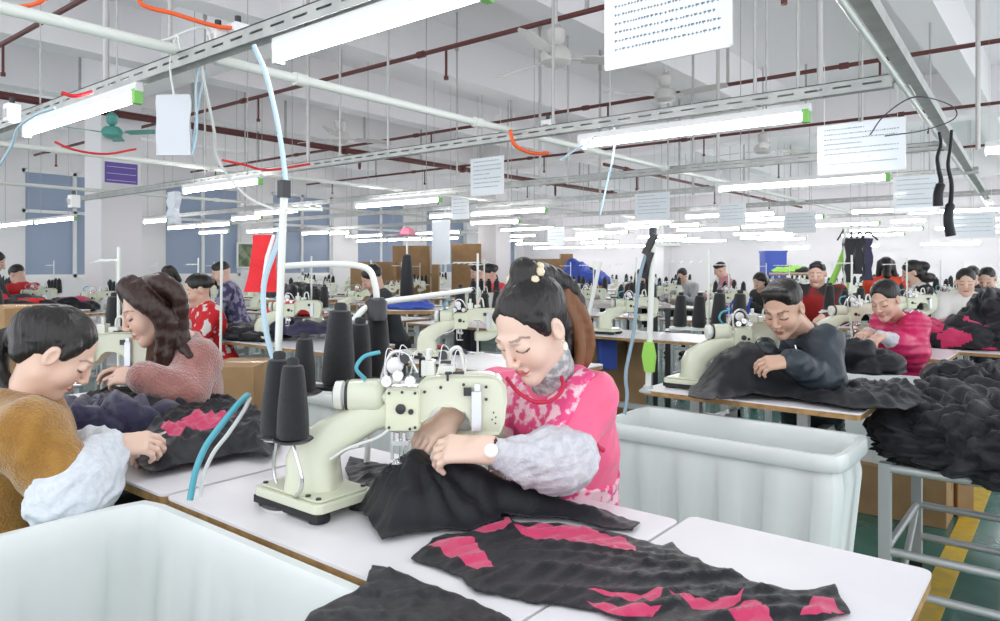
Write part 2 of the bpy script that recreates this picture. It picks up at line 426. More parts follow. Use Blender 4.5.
def face_cols(V, H, R, S, base, lip, male):
    Rn = np.array([[R[i][j] for j in range(3)] for i in range(3)]); l = ((V-np.array(tuple(H))) @ Rn)/S
    x, y, z = np.abs(l[:, 0]), l[:, 1], l[:, 2]; C = np.ones((len(V), 4)); C[:, :3] = base
    def mix(m, col): 
        m = np.clip(m, 0, 1)[:, None]; C[:, :3] = C[:, :3]*(1-m)+np.array(col)*m
    fr = y > .03
    mix(np.exp(-(((x-.037)/.017)**2+((z+.03)/.017)**2))*.35*fr, (.85, .38, .30))
    mix(np.exp(-((x/.012)**2+((z+.034)/.012)**2))*.25*(y > .08), (.85, .40, .32))
    mix(((x < .024) & (np.abs(z+.0645) < .0095-.010*(x/.024)**2) & (y > .065))*.9, lip)
    mix(((x < .020) & (np.abs(z+.0648) < .0016) & (y > .065))*.7, (.25, .06, .05))
    bz = .0255+.002*np.clip((x-.012)/.02, 0, 1)-.008*np.clip((x-.034)/.014, 0, 1)
    mix(((x > .013) & (x < .05) & (np.abs(z-bz) < (.0036 if male else .0024)) & (y > .045))*(.75 if male else .6), (.06, .04, .035))
    lz = -.0035-.004*(1-((x-.031)/.0155)**2)
    mix(((x > .0155) & (x < .047) & (np.abs(z-lz) < .0024) & (y > .05))*.9, (.03, .02, .02))
    return C
def rotm(f, up):
    f = f.normalized(); r = f.cross(up).normalized(); u = r.cross(f); return Matrix((r, f, u)).transposed()
def ik(s, w, a, b, pole):
    d = w-s; L = min(d.length, (a+b)*.995); dn = d.normalized(); x = (a*a-b*b+L*L)/(2*L); h = math.sqrt(max(a*a-x*x, 0))
    p = (pole-dn*pole.dot(dn)).normalized(); return s+dn*x+p*h
def person(J, name='person', label='', group=None, top=None, topname='jacket', topn=(.006, 26, 1), puff=0, hair='short', hairm=None, skin=SK, lip=(.62, .16, .15), male=False, hv=.0028, bv=.02, cv=.009,
           oversleeve=None, S=1.0, extra_hair=(), trousers=TROU, legs=True, neckline=None, low=False):
    hip, neck, H = J['hip'], J['neck'], J['head']; R = rotm(J['hf'], J.get('hup', Vector((0, 0, 1))))
    sL, sR, wL, wR = J['sL'], J['sR'], J['wL'], J['wR']
    f = J['f'].normalized(); rt = f.cross(Vector((0, 0, 1))).normalized()
    ua, fa = J.get('ua', .285), J.get('fa', .245)
    eL = J.get('eL') or ik(sL, wL, ua, fa, Vector((0, 0, -1))-rt*.6-f*.2); eR = J.get('eR') or ik(sR, wR, ua, fa, Vector((0, 0, -1))+rt*.6-f*.2)
    up = (neck-hip).normalized(); tr = (sR-sL).normalized(); fw = up.cross(tr).normalized(); tr = fw.cross(up)
    T = np.array([[v[i] for v in (tr, fw, up)] for i in range(3)])
    tl = (neck-hip).length; base = Vector((hip.x, hip.y, 0))
    root = thing(name, label, 'person', base, group=group)
    m = 1.08 if male else 1.0; sh = (sR-sL).length/2
    def torso(g, k=.05):
        return [ell(hip+up*.0, ((.155+g)*m, .115+g, .13+g), T, k), ell(hip+up*tl*.38, ((.128+g)*m, .098+g, .17+g), T, k), ell(hip+up*tl*.70, ((.142+g)*m, .108+g, .15+g), T, k),
                cone(sL+fw*-.005, sR+fw*-.005, .052+g, .052+g, k), cone(hip+up*tl*.86, neck-up*.01, .075+g, .05+g*.5, k)]
    hp = head_prims(H, R, S, male, hv < .005)
    hp.append(cone(H+R @ Vector((0, -.02, -.05))*S, neck+up*.0, .047*S*m, .052*m, .03)); hp.append(cone(neck, neck-up*.10, .056*m, .065, .03))
    hm = sdf_mesh(hp, hv); meshes = [hm]; cols = [face_cols(hm[0], H, R, S, np.array(skin), lip, male)]
    bp = torso(-.012)+[cone(sL, eL, .043, .036, .03), cone(eL, wL, .036, .024, .02), cone(sR, eR, .043, .036, .03), cone(eR, wR, .036, .024, .02)]
    kn = []
    for sg, s_ in ((1, 'R'), (-1, 'L')):
        h0 = hip+rt*sg*.085-Vector((0, 0, .02)); kx = J.get('k'+s_) or hip+f*.42+rt*sg*.12+Vector((0, 0, .02)); ft = J.get('t'+s_) or Vector((kx.x, kx.y, .07))-f*.03
        kn.append((h0, kx, ft))
        if legs: bp += [cone(h0, kx, .068, .048, .03), cone(kx, ft, .046, .034, .03)]
    bm = sdf_mesh(bp, bv); meshes.append(bm); cols.append(np.tile(np.array((*skin, 1)), (len(bm[0]), 1)))
    for s_, w, e in (('L', wL, eL), ('R', wR, eR)):
        hd = J.get('hd'+s_) or (w-e).normalized()*.6+f*.2-Vector((0, 0, .45)); pn = J.get('pn'+s_) or Vector((0, 0, -1))+hd*.1
        th = J.get('th'+s_) or (rt if s_ == 'L' else -rt)
        pr = hand_prims(w, hd, pn, th, J.get('curl'+s_, .75), S)+[cone(e+(w-e)*.3, w, .033, .0225, .02), cone(w, w+hd.normalized()*.02, .0225, .02, .02)]
        q = sdf_mesh(pr, max(hv, .0032)); meshes.append(q); cols.append(np.tile(np.array((*skin, 1)), (len(q[0]), 1)))
    b = link('body', np_mesh('body', meshes, [SKINM], base, cols), root)
    # garment on the upper body
    g = .012+puff; A_ = J.get('arm', 1); tp = torso(g)+[cone(sL, eL, (.060+g)*(A_+1)/2, (.050+g)*A_, .035), cone(sR, eR, (.060+g)*(A_+1)/2, (.050+g)*A_, .035)]
    sle = J.get('sleeve', .93)
    for e, w in ((eL, wL), (eR, wR)): tp.append(cone(e, e+(w-e)*sle, (.050+g)*A_, .050+g-(.014+g*.2)*sle, .03))
    if neckline == 'collar': tp.append(cone(neck-up*.03, neck+up*.03, .068, .064, .02))
    nb = neck+up*.035; upn = np.array(tuple(up)); nbn = np.array(tuple(nb))
    def clip(X, Y, Z):
        axis = (X-nbn[0])*upn[0]+(Y-nbn[1])*upn[1]+(Z-nbn[2])*upn[2]
        rr = np.sqrt(np.maximum((X-nbn[0])**2+(Y-nbn[1])**2+(Z-nbn[2])**2-axis**2, 0))
        return np.where(rr < .12, axis, -1)
    tm = sdf_mesh(tp, cv, topn, clip)
    link(topname, np_mesh(topname, [tm], [top], base), root)
    if legs:
        tq = []
        for h0, kx, ft in kn: tq += [cone(h0, kx, .085, .062, .04), cone(kx, ft, .060, .045, .03)]
        tq.append(ell(hip-up*.02, (.17, .13, .12), T, .04)); link('trousers', np_mesh('trousers', [sdf_mesh(tq, .014, (.006, 20, 3))], [trousers], base), root)
        for h0, kx, ft in kn:
            link('shoe', np_mesh('shoe', [sdf_mesh([cone(Vector((ft.x, ft.y, .045)), Vector((ft.x, ft.y, .035))+f*.14, .042, .034, .02)], .01)], [RUB], base), root)
    if oversleeve:
        for s_, e, w in (('L', eL, wL), ('R', eR, wR)):
            a, b_ = e+(e-w).normalized()*.02, e+(w-e)*.99; pts = []
            q = [cone(a, a+(b_-a)*.3, .058+g, .066+g, .02), cone(a+(b_-a)*.3, a+(b_-a)*.8, .066+g, .052+g, .02), cone(a+(b_-a)*.8, b_, .052+g, .036+g, .015)]
            link('oversleeve', np_mesh('oversleeve', [sdf_mesh(q, .005, (.009, 55, 5))], [oversleeve], base), root)
    # hair
    hm_ = hairm or HAIR
    def L(x, y, z): return H+R @ Vector((x, y, z))*S
    Mh = np.array([[R[i][j] for j in range(3)] for i in range(3)])
    E = lambda c, r, k=.015, sub=False: ell(L(*c), [q*S for q in r], Mh, k*S, sub)
    Cc = lambda a, b_, r1, r2, k=.012, sub=False: cone(L(*a), L(*b_), r1*S, r2*S, k*S, sub)
    if hair == 'short':
        q = [E((0, -.022, .044), (.0765, .0925, .076))]
        if male: q += [Cc((-.04, .040, .090), (.04, .040, .092), .018, .018, .03)]
        q += [E((0, .100, .006), (.066, .070, .080), .012, True), E((.08, .03, -.04), (.03, .05, .05), .01, True), E((-.08, .03, -.04), (.03, .05, .05), .01, True), E((0, -.02, -.075), (.1, .12, .05), .01, True)]
    elif hair == 'cap':
        q = [E((0, -.022, .041), (.0785, .096, .082)), E((0, .102, .0), (.064, .068, .088), .012, True), E((0, .02, -.09), (.1, .07, .06), .01, True)]
    else:
        q = [E((0, -.024, .036), (.0775, .0945, .086)), E((0, .104, .006), (.066, .070, .086), .012, True), E((.08, .016, -.045), (.03, .045, .05), .01, True), E((-.08, .016, -.045), (.03, .045, .05), .01, True), E((0, -.066, -.035), (.052, .042, .045), .02), Cc((.066, .024, .045), (.068, .018, .005), .013, .006, .02), Cc((-.066, .024, .045), (-.068, .018, .005), .013, .006, .02)]
    q += list(extra_hair); 
    link('hair', np_mesh('hair', [sdf_mesh(q, max(hv*1.3, .0038), (.0022, 120, 2) if hv < .005 else (.005, 55, 4))], [hm_], base), root)
    return root, dict(tp=[p for p in tp], tpf=lambda d: [(('c', p[1], p[2], p[3]+d, p[4]+d, p[5], p[6]) if p[0] == 'c' else ('e', p[1], p[2]+d, p[3], p[4], p[5])) for p in tp], L=L, R=R, up=up, tr=tr, fw=fw, T=T, base=base, eL=eL, eR=eR, torso=torso, rt=rt, f=f, neck=neck, hip=hip, tl=tl)
def part_sdf(name, prims, vox, m, root, info, noise=None, clip=None):
    return link(name, np_mesh(name, [sdf_mesh(prims, vox, noise, clip)], [m], info['base']), root)
def seated(H, f, lean=.3, pitch=.5, male=False, work=.0, tz=.86, tilt=0, hz=None):
    """generic seated sewing pose: H head centre, f the way the body faces"""
    f = f.normalized(); z = Vector((0, 0, 1)); rt = f.cross(z)
    neck = H-(z*.115+f*.065*(pitch+.4)); up = (z*math.cos(lean)+f*math.sin(lean)); hip = neck-up*.47
    sc = neck-up*.055; w = .185 if male else .165
    hf = (f*math.cos(pitch)-z*math.sin(pitch)).normalized()
    wc = hip+f*.43; wc.z = tz+.035
    return dict(hip=hip, neck=neck, head=H, hf=hf, f=f, sL=sc-rt*w, sR=sc+rt*w, wL=wc-rt*.09, wR=wc+rt*.09+f*.02)
# ================================================================= THE SETTING
XL, YB, YN, XR, ZC = -15.0, 20.0, -2.0, 2.6, 4.0
def struct(name, mb, mats, **k): return tag(mb.build(name, mats, **k), kind='structure')
struct('floor', MB().box((XL, YN, -.1), (XR, YB, 0)), FLOORM)
struct('ceiling', MB().box((XL-.2, YN, ZC), (XR, YB+.2, ZC+.15)), CEIL)
b = MB()   # left wall with window openings along y
WINS = [(2.2+k*2.6, 4.0+k*2.6) for k in range(7)]
z0, z1 = 1.15, 3.15
b.box((XL-.2, YN, 0), (XL, YB, z0)).box((XL-.2, YN, z1), (XL, YB, ZC))
e = YN
for a, c in WINS: b.box((XL-.2, e, z0), (XL, a, z1)); e = c
b.box((XL-.2, e, z0), (XL, YB, z1)); struct('wall_left', b, WHITE)
WGL = mat('blue_filmed_glass', (.55, .62, .74), .25, spec=.5)
nt = WGL.node_tree; bs = nt.nodes['Principled BSDF']; tl_ = nt.nodes.new('ShaderNodeBsdfTranslucent'); tl_.inputs[0].default_value = (.30, .345, .42, 1)
mx = nt.nodes.new('ShaderNodeMixShader'); mx.inputs[0].default_value = .6; nt.links.new(bs.outputs[0], mx.inputs[1]); nt.links.new(tl_.outputs[0], mx.inputs[2]); nt.links.new(mx.outputs[0], nt.nodes['Material Output'].inputs[0])
for i, (a, c) in enumerate(WINS):
    w = MB()
    for q in (a, (a+c)/2-.03, c-.06): w.box((XL-.13, q, z0), (XL-.03, q+.06, z1))
    for q in (z0, 2.35, z1-.06): w.box((XL-.13, a, q), (XL-.03, c, q+.06))
    wo = struct('window_%d' % (i+1), w, WPL)
    p = MB().box((XL-.09, a+.03, z0+.03), (XL-.08, c-.03, z1-.03)).build('pane', WGL, wo)
struct('wall_back', MB().box((XL, YB, 0), (XR, YB+.2, ZC)), mat('back_wall_paint', (.84, .80, .83), .8, bump=.05, scale=20))
# ceiling beams down the hall and across the column lines
n = 1
for x in (-14.2, -12.0, -9.8, -7.7, -5.56, -3.5, -1.05, 1.3):
    struct('trim_%d' % n, MB().box((x-.14, YN, 3.45), (x+.14, YB, ZC)), CEIL); n += 1
for y in (3.9, 11.7, 19.5):
    struct('trim_%d' % n, MB().box((XL, y-.2, 3.38), (XR, y+.2, ZC)), CEIL); n += 1
for i in range(2):
    for j in range(3):
        x, y = (-9.75, .2)[i] if False else (-9.75 if i == 0 else 2.1), 4.15+7.8*j
        if i: continue
        struct('trim_%d' % n, MB().box((x-.25, y-.25, 0), (x+.25, y+.25, 3.5)).box((x-.3, y-.3, 0), (x+.3, y+.3, .12)), COLM, bevel=.012); n += 1
# yellow walkway line
struct('trim_%d' % n, MB().box((-.50, 1.6, 0), (-.41, 19, .004)), YEL); n += 1
# ================================================================= LIGHT
TUBE = emat('fluorescent_tube_glow', (1, .985, .99), 27.0)
def make_lamp(name, length, label, group=None):
    t = thing(name, label, 'lamp', group=group); h = length/2
    MB().prism([(-.017, .05), (.017, .05), (.014, .085), (-.014, .085)], -h-.02, h+.02, M=Matrix.Rotation(PI/2, 4, 'Y') @ Matrix.Rotation(PI/2, 4, 'Z')).build('housing', WPL, t)
    MB().cyl((-h+.02, 0, .028), (h-.02, 0, .028), .0195, n=12).build('tube', TUBE, t)
    for s in (-1, 1):
        MB().cyl((s*h*.7, 0, .08), (s*h*.7, 0, 2.03), .0035, n=6).build('hanger_rod', GALV, t)
        MB().box((s*h-.015, -.017, .0), (s*h+.015, .017, .06)).build('lamp_holder', mat('green_lamp_holder', (.25, .62, .15), .5) if s == 1 else WPL, t)
    return t
lamp0 = None; LAMPS = []
def lamps_px(lst):
    global lamp0
    for (x0, x1, py, nm) in lst:
        c = G((x0+x1)/2, py, 2.03)
        if c.y > 19 or c.x < XL+.8:
            D = min((HC-2.03)*F/(py-268), 22); 
            c = PY((x0+x1)/2, py, 18.8)
        a, b2 = PY(x0, py, c.y), PY(x1, py, c.y); L = abs(b2.x-a.x); k = max(1, round(L/1.35)); x = min(a.x, b2.x); sp = L/k
        for i in range(k):
            if x+sp*(i+.5) < XL+.7: continue
            LAMPS.append((x+sp*(i+.5), c.y, c.z-.03, nm, min(1.5, sp*.96)))
lamps_px([(275, 492, 22, 'white fluorescent tube lamp nearest the camera, at the top left centre'), (25, 140, 114, 'white fluorescent tube lamp at the left edge in front of the teal fan'), (578, 812, 130, 'long fluorescent tube lamp under the slotted tray behind the woman in pink'),
  (715, 892, 183, 'fluorescent tube lamp below the paper notice on the right'), (183, 262, 186, 'fluorescent tube lamp hanging just right of the square pillar'), (355, 442, 203, 'fluorescent tube lamp above the pink hat on the coat stand'),
  (470, 548, 212, 'fluorescent tube lamp above the ponytail of the woman in pink')])
FARL = [(0, 76, 222), (36, 76, 231), (144, 168, 221), (168, 231, 226), (145, 167, 233), (172, 229, 233), (247, 280, 231), (302, 330, 233), (470, 520, 222), (330, 350, 233), (356, 422, 240), (533, 647, 247), (625, 660, 227), (685, 720, 216), (745, 775, 214),
  (741, 785, 226), (682, 728, 241), (757, 807, 239), (851, 898, 211), (890, 927, 221), (919, 982, 244), (670, 700, 225), (934, 975, 228), (785, 810, 248), (845, 880, 246), (575, 605, 236), (985, 1010, 150), (255, 300, 212), (232, 262, 218), (430, 455, 216)]
k0 = len(LAMPS); lamps_px([(a, b_, c, None) for a, b_, c in FARL])
for yy in (11.3, 13.6, 15.9, 18.2):
    for xx in range(6): LAMPS.append((-1.5-2.4*xx+(yy % 1), yy, 2.06, None, 1.3))
for i, (x, y, z, nm, L) in enumerate(LAMPS):
    if nm is None: nm = 'distant fluorescent tube lamp over the far sewing lines'
    if lamp0 is None: lamp0 = make_lamp('fluorescent_lamp', 1.2, nm); o = lamp0; o.location = (x, y, z)
    else: o = dup(lamp0, (x, y, z), label=nm)
    o.scale = (L/1.2, 1, 1)
    if i >= k0: o['group'] = 'distant tube lamps over the far sewing lines'
    elif 'group' in o: del o['group']
    if i < 3 or i == 2: pass
seen = {}
for o in [q for q in bpy.data.objects if q.get('category') == 'lamp' and 'group' not in q]:
    seen.setdefault(o['label'], []).append(o)
for lb, os_ in seen.items():
    if len(os_) > 1:
        for q in os_: q['group'] = lb
wd = bpy.data.worlds.new('daylight'); scn.world = wd; wd.use_nodes = True
bg = wd.node_tree.nodes['Background']; bg.inputs[0].default_value = (.93, .96, 1, 1); bg.inputs[1].default_value = 1.45
# ================================================================= OVERHEAD
def slotted(name, a, b_, w, h, label, cat='cable tray', slots=True):
    """perforated galvanised channel from a to b (axis aligned)"""
    L = (Vector(b_)-Vector(a)).length; m = MB(); d = (Vector(b_)-Vector(a)).normalized(); 
    k = int(L/.12)
    if slots:
        m.box((0, -w/2, 0), (L, -w/2+.004, h*.42)).box((0, -w/2, h*.58), (L, -w/2+.004, h)); m.box((0, w/2-.004, 0), (L, w/2, h*.42)).box((0, w/2-.004, h*.58), (L, w/2, h))
        for i in range(k+1):
            x = min(i*.12, L-.03); m.box((x, -w/2, h*.42), (x+.045, -w/2+.004, h*.58)); m.box((x, w/2-.004, h*.42), (x+.045, w/2, h*.58))
        m.box((0, -w/2, h-.004), (L, w/2, h))
    else: m.box((0, -w/2, 0), (L, w/2, h))
    o = m.build(name, GALV); o.location = a; o.rotation_euler = (0, 0, math.atan2(d.y, d.x)); return tag(o, label, cat)
TR = [(1.39, 2.09, -7.5, -.3, 'slotted grey cable tray over the row of the woman in pink'), (3.45, 2.10, -9.3, -.62, 'slotted grey cable tray over the row of the man in the dark jacket'), (5.6, 2.12, -12, -.66, 'slotted grey cable tray over the row of the woman in magenta'),
      (7.2, 2.12, -13, -.66, 'slotted grey cable tray in the fourth line from the camera'), (9.4, 2.12, -14, -.66, 'slotted grey cable tray in the fifth line from the camera'), (12.2, 2.12, -14, -.66, 'slotted grey cable tray in the sixth line, near the back')]
for y, z, xa, xb, lb in TR: slotted('cable_tray', (xa, y, z), (xb, y, z), .05, .055, lb)
slotted('cable_tray', (-.504, 1.9, 2.15), (-.97, 13, 2.15), .055, .05, 'grey cable tray running down the hall over the aisle at the right', slots=False)
tag(MB().tube([(-.545, 1.9, 2.14), (-1.01, 13, 2.14)], .012, 8).build('conduit', WPAINT), 'pale conduit strapped beside the aisle cable tray', 'conduit')
for x, y0_, y1_, z, r, lb in ((-2.68, .2, 13, 2.16, .021, 'white busbar pipe crossing over the first rows from the top left'), (-5.9, 1.6, 14, 2.2, .02, 'white busbar pipe over the left rows, right of the pillar'), (-8.6, 2, 16, 2.2, .02, 'white busbar pipe far left beyond the pillar')):
    m = MB().tube([(x, y0_, z), (x, y1_, z)], r, 12)
    for k in range(int((y1_-y0_)/1.2)): m.cyl((x, y0_+.5+k*1.2, z), (x, y0_+.56+k*1.2, z), r*1.35, n=12)
    tag(m.build('busbar_pipe', WPAINT), lb, 'pipe')
def sprinkler(y, x0, x1, z, lb, along='x', r=.020):
    t = thing('sprinkler_pipe', lb, 'pipe', (x0, y, z) if along == 'x' else (y, x0, z))
    v = (lambda s, dz=0, o=0: (s, o, dz)) if along == 'x' else (lambda s, dz=0, o=0: (o, s, dz))
    L = x1-x0; m = MB().tube([v(0), v(L)], r, 10)
    s = .6
    while s < L: m.cyl(v(s-.04), v(s+.04), r*1.5, n=10); s += 2.8
    m.build('pipe_run', PIPE, t)
    s = .9
    while s < L:
        MB().cyl(v(s), v(s, -.24), r*.55, n=8).cyl(v(s, -.24), v(s, -.27), .02, n=8).build('sprinkler_drop', PIPE, t); s += 2.8
        MB().box((v(s-1.4)[0]-.012, v(s-1.4)[1]-.012, 0), (v(s-1.4)[0]+.012, v(s-1.4)[1]+.012, ZC-z)).build('hanger_strap', GALV, t)
sprinkler(2.1, -13.5, -3.9, 3.2, 'maroon sprinkler pipe at the top left, nearest the camera'); sprinkler(4.5, -13.5, 1.8, 3.2, 'maroon sprinkler pipe crossing behind the large white notice'); sprinkler(7.2, -13.5, 1.8, 3.2, 'maroon sprinkler pipe passing behind the motor of the middle fan')
sprinkler(9.9, -13.5, 1.8, 3.2, 'maroon sprinkler pipe in the fourth run from the camera'); sprinkler(13.2, -13.5, 1.8, 3.2, 'maroon sprinkler pipe farthest down the hall')
sprinkler(-9.1, 1.2, 16, 3.2, 'thick maroon main pipe above the square pillar', 'y', .045); sprinkler(-4.9, 8.3, 17, 2.7, 'thin maroon pipe low over the middle rows', 'y', .022)
# suspension rods
ROD = mat('rod_steel', (.50, .49, .48), .4, metal=.4)
k = 0
for px, py, y, ztop in ((106, 40, 1.39, 4), (553, 30, 3.45, 4), (388, 60, 3.45, 4), (540, 60, 5.6, 4), (170, 30, 1.39, 4), (340, 60, 3.45, 4), (718, 80, 5.6, 4), (755, 60, 3.45, 4), (798, 60, 3.45, 3.75), (820, 60, 3.45, 3.6), (668, 80, 7.2, 4), (862, 80, 5.6, 4), (978, 60, 5.6, 4), (457, 60, 5.6, 4), (568, 30, 5.6, 4), (693, 90, 7.2, 4), (930, 80, 7.2, 4), (508, 90, 7.2, 4), (308, 40, 3.45, 4), (205, 60, 3.45, 4), (245, 90, 5.6, 4), (600, 100, 7.2, 4)):
    p = PY(px, py, y); m = MB().cyl((0, 0, 0), (0, 0, ztop-2.06), .009 if k % 3 else .014, n=8)
    if k % 2: m.cyl((0, 0, ztop-2.5), (0, 0, ztop-2.42), .02, n=8)
    o = m.build('suspension_rod', ROD); o.location = (p.x, p.y, 2.1); tag(o, 'thin steel rod hanging from the ceiling to an overhead tray', 'rod', 'thin steel suspension rods holding the trays'); k += 1
# ceiling fans
def fan(c, rot, lb, cm):
    t = thing('ceiling_fan', lb, 'fan', c, rot)
    MB().lathe([(.0, -.06), (.07, -.06), (.11, -.03), (.115, .03), (.08, .07), (.0, .07)]).build('motor', cm, t)
    MB().cyl((0, 0, .06), (0, 0, ZC-c[2]), .012).lathe([(.02, .08), (.06, .12), (.07, .2), (.03, .24)], n=16).build('downrod', cm, t)
    for k in range(3):
        a = 2*PI*k/3; M = Matrix.Rotation(a, 4, 'Z'); q = MB(); q.box((.1, -.015, -.008), (.22, .015, .0), M=M)
        R_ = [[(x, -w, .012*math.cos(0)), (x, w, -.012), (x, w, -.018), (x, -w, .006)] for x, w in ((.2, .05), (.3, .062), (.5, .062), (.66, .055), (.7, .03))]
        q.loft(R_, 0, False, M=M); q.build('blade', cm, t)
FANW = mat('fan_enamel', (.62, .60, .58), .4); FANG = mat('teal_fan_enamel', (.12, .42, .36), .4)
c = P(556, 58, 5.3); fan(c, math.radians(38.8+8), 'pale ceiling fan at the top centre, left of the large notice', FANW)
c = P(665, 96, 7.6); fan(c, 2.0, 'pale ceiling fan below the large notice, farther than the top centre one', FANW)
c = P(340, 138, 9.0); fan(c, 1.2, 'small pale ceiling fan over the left middle rows', FANW)
c = P(763, 150, 9.6); fan(c, .9, 'small pale ceiling fan behind the long tube lamp', FANW)
c = P(112, 133, 8.6); fan(c, 2.6, 'teal ceiling fan in front of the pillar', FANG)
# hanging notices
def notice(cx, cy, D, w, h, lb, rows=7, ang=0, txt=True, hang=.35, fill=.8):
    c = P(cx, cy, D); t = thing('hanging_notice', lb, 'notice', c, ang)
    MB().box((-w/2, -.002, -h/2), (w/2, .002, h/2)).build('sheet', PAPER, t)
    m = MB().box((-w/2-.004, -.004, -h/2), (-w/2+.004, .004, h/2)).box((w/2-.004, -.004, -h/2), (w/2+.004, .004, h/2)).box((-w/2, -.004, -h/2-.004), (w/2, .004, -h/2+.004)); m.build('sleeve_edge', WPL, t)
    for s in (-1, 1): MB().cyl((s*w*.42, 0, h/2), (s*w*.42, 0, h/2+hang), .0015, n=6).build('string', WPL, t)
    if txt:
        rs = random.Random(int(cx)); m = MB()
        for r in range(rows):
            z = h*.40-r*h*.8/rows; x = -w*.42; end = w*(.42 if r % 3 else rs.uniform(0, .42))
            while x < end:
                cw = h*.012*rs.uniform(.7, 1.5)*2
                m.box((x, -.0035, z-.006*h), (x+cw, -.002, z-.006*h+h*.008*rs.choice((1, 2)))); m.box((x+cw*.3, -.0035, z-h*.018), (x+cw*.45, -.002, z+h*.012)); x += cw*1.6
        m.build('printed_text', INK, t)
    return t
notice(665, 8, 2.35, .44, .33, 'large white notice in a plastic sleeve, hung at the top centre right', 9)
notice(860, 147, 3.9, .43, .27, 'white notice hung between the long lamp and the aisle tray', 8)
notice(487, 176, 5.2, .30, .27, 'white notice hung above the ponytail of the woman in pink', 7)
notice(652, 206, 6.6, .34, .24, 'white notice hung left of the middle of the right rows', 6)
notice(916, 194, 4.9, .27, .25, 'white notice hung directly below the end of the aisle tray', 6)
notice(732, 214, 7.6, .28, .22, 'small white notice right of the middle white notice', 5)
notice(800, 222, 8.2, .34, .24, 'small white notice hung over the man in the dark jacket', 5)
notice(441, 242, 9.0, .30, .55, 'bright white sheet hung in front of the cardboard stacks', 5, txt=False)
notice(460, 208, 9.2, .28, .28, 'pale notice hung above the bright white sheet', 5)
notice(972, 225, 6.4, .34, .22, 'pale notice at the right edge over the far lamps', 5)
notice(556, 236, 9.6, .26, .24, 'faint white notice right of the ponytail', 4)
# plastic bag of papers on the left tray
t = thing('plastic_sleeve', 'clear plastic sleeve with papers hung from the left tray', 'sleeve', P(174, 95, 2.75))
m = MB(); R_ = []
for i in range(9):
    z = -.23*i/8; w = .066+.002*math.sin(i*1.5); R_.append([tuple(W(*q)) for q in ((-w, -.006, z), (w, -.012+.008*math.sin(i), z), (w*.9, .012, z), (-w*.95, .018, z))])
m.loft(R_); m.build('sleeve', mat('cloudy_plastic', (.8, .83, .88), .2, alpha=.75, spec=.6), t)
MB().box((-.055, -.003, -.21), (.045, .003, -.02), M=Matrix.Rotation(YAW, 4, 'Z')).build('paper', PAPER, t); MB().tube(catmull([(0, 0, 0), (-.03, 0, .12), (.02, 0, .22), (.05, 0, .16)]), .004).build('hook', TUBEW, t)
t = thing('plastic_sleeve', 'crumpled clear plastic sleeve hanging right of the pillar', 'sleeve', P(174, 192, 5.6))
m = MB(); R_ = [[(-.07+.02*math.sin(i*2), -.02, -.25*i/8), (.07, -.03+.02*math.sin(i*3), -.25*i/8), (.06+.02*math.sin(i), .02, -.25*i/8), (-.06, .03, -.25*i/8)] for i in range(9)]
m.loft(R_).build('sleeve', MATS['cloudy_plastic'], t)
# violet plate on the pillar
cc = PY(117, 168, 3.88); t = thing('wall_sign', 'small violet sign in a white frame on the square pillar', 'sign', (-9.49, 4.13, cc.z))
MB().box((-.005, -.24, -.17), (.02, .24, .17)).build('frame', WPL, t, bevel=.004)
m = MB().box((.021, -.20, -.13), (.026, .20, .13)); m.build('panel', mat('violet_print', (.16, .10, .42), .4), t)
m = MB()
for r in range(3): m.box((.0265, -.18, .07-r*.085), (.028, .18, .075-r*.085))
m.build('print_line', WPL, t)
# hoses and cables overhead
def hose(name, pts, r, m, lb, cat='hose', n=8, parent=None):
    o = MB().tube(catmull(pts, n), r, 8).build(name, m, parent); return tag(o, lb, cat) if not parent else o
hose('air_hose', [P(150, -30, 2.6), P(140, 2, 2.6), P(175, 14, 2.65), P(215, 26, 2.7), P(243, 30, 2.75), P(252, 42, 2.8)], .008, ORG, 'thick orange air hose looping at the top left', 'hose')
hose('air_hose', [P(60, -15, 2.6), P(40, 2, 2.6), P(15, 7, 2.6), P(-20, 5, 2.5)], .008, ORG, 'orange air hose at the top left corner', 'hose')
hose('air_hose', [P(510, 130, 4.2), P(515, 145, 4.2), P(532, 153, 4.25), P(548, 153, 4.3)], .011, ORG, 'short orange hose curling above the ponytail', 'hose')
hose('air_hose', [P(55, 142, 5.2), P(75, 150, 5.2), P(105, 154, 5.4), P(136, 149, 5.4)], .008, REDF, 'thin red hose sagging in front of the pillar sign', 'hose')
hose('air_hose', [P(222, 160, 5.0), P(245, 165, 5.0), P(268, 170, 5.1), P(310, 164, 5.2)], .008, REDF, 'thin red hose right of the pillar, along the tray', 'hose')
hose('air_hose', [P(62, 93, 3.0), P(75, 96, 3.0), P(92, 92, 3.05)], .008, REDF, 'short red sleeve on the tray above the left lamp', 'hose')
hose('air_hose', [P(254, 46, 2.2), P(266, 75, 2.15), P(277, 120, 2.1), P(284, 165, 2.05), P(286, 195, 2.0), P(278, 240, 1.95), P(264, 285, 1.9), P(266, 330, 1.86), P(276, 368, 1.84)], .0075, PBLUE, 'long pale blue hose dropping from the tray to the near spool stand')
hose('air_hose', [P(248, 395, 1.7), P(240, 402, 1.66), P(222, 424, 1.62), P(206, 446, 1.6), P(196, 470, 1.58), P(190, 500, 1.57)], .007, TURQ, 'turquoise hose arching over the table edge by the near tub')
hose('air_hose', [P(250, 398, 1.7), P(243, 412, 1.66), P(228, 434, 1.64), P(214, 452, 1.63), P(204, 474, 1.60), P(200, 497, 1.6)], .0048, TUBEW, 'white cord running beside the turquoise hose')
hose('air_hose', [P(0, 165, 3.4), P(12, 145, 3.3), P(18, 128, 3.2), P(35, 115, 3.1), P(55, 108, 3.0)], .006, PBLUE, 'pale blue hose at the left edge below the tray')
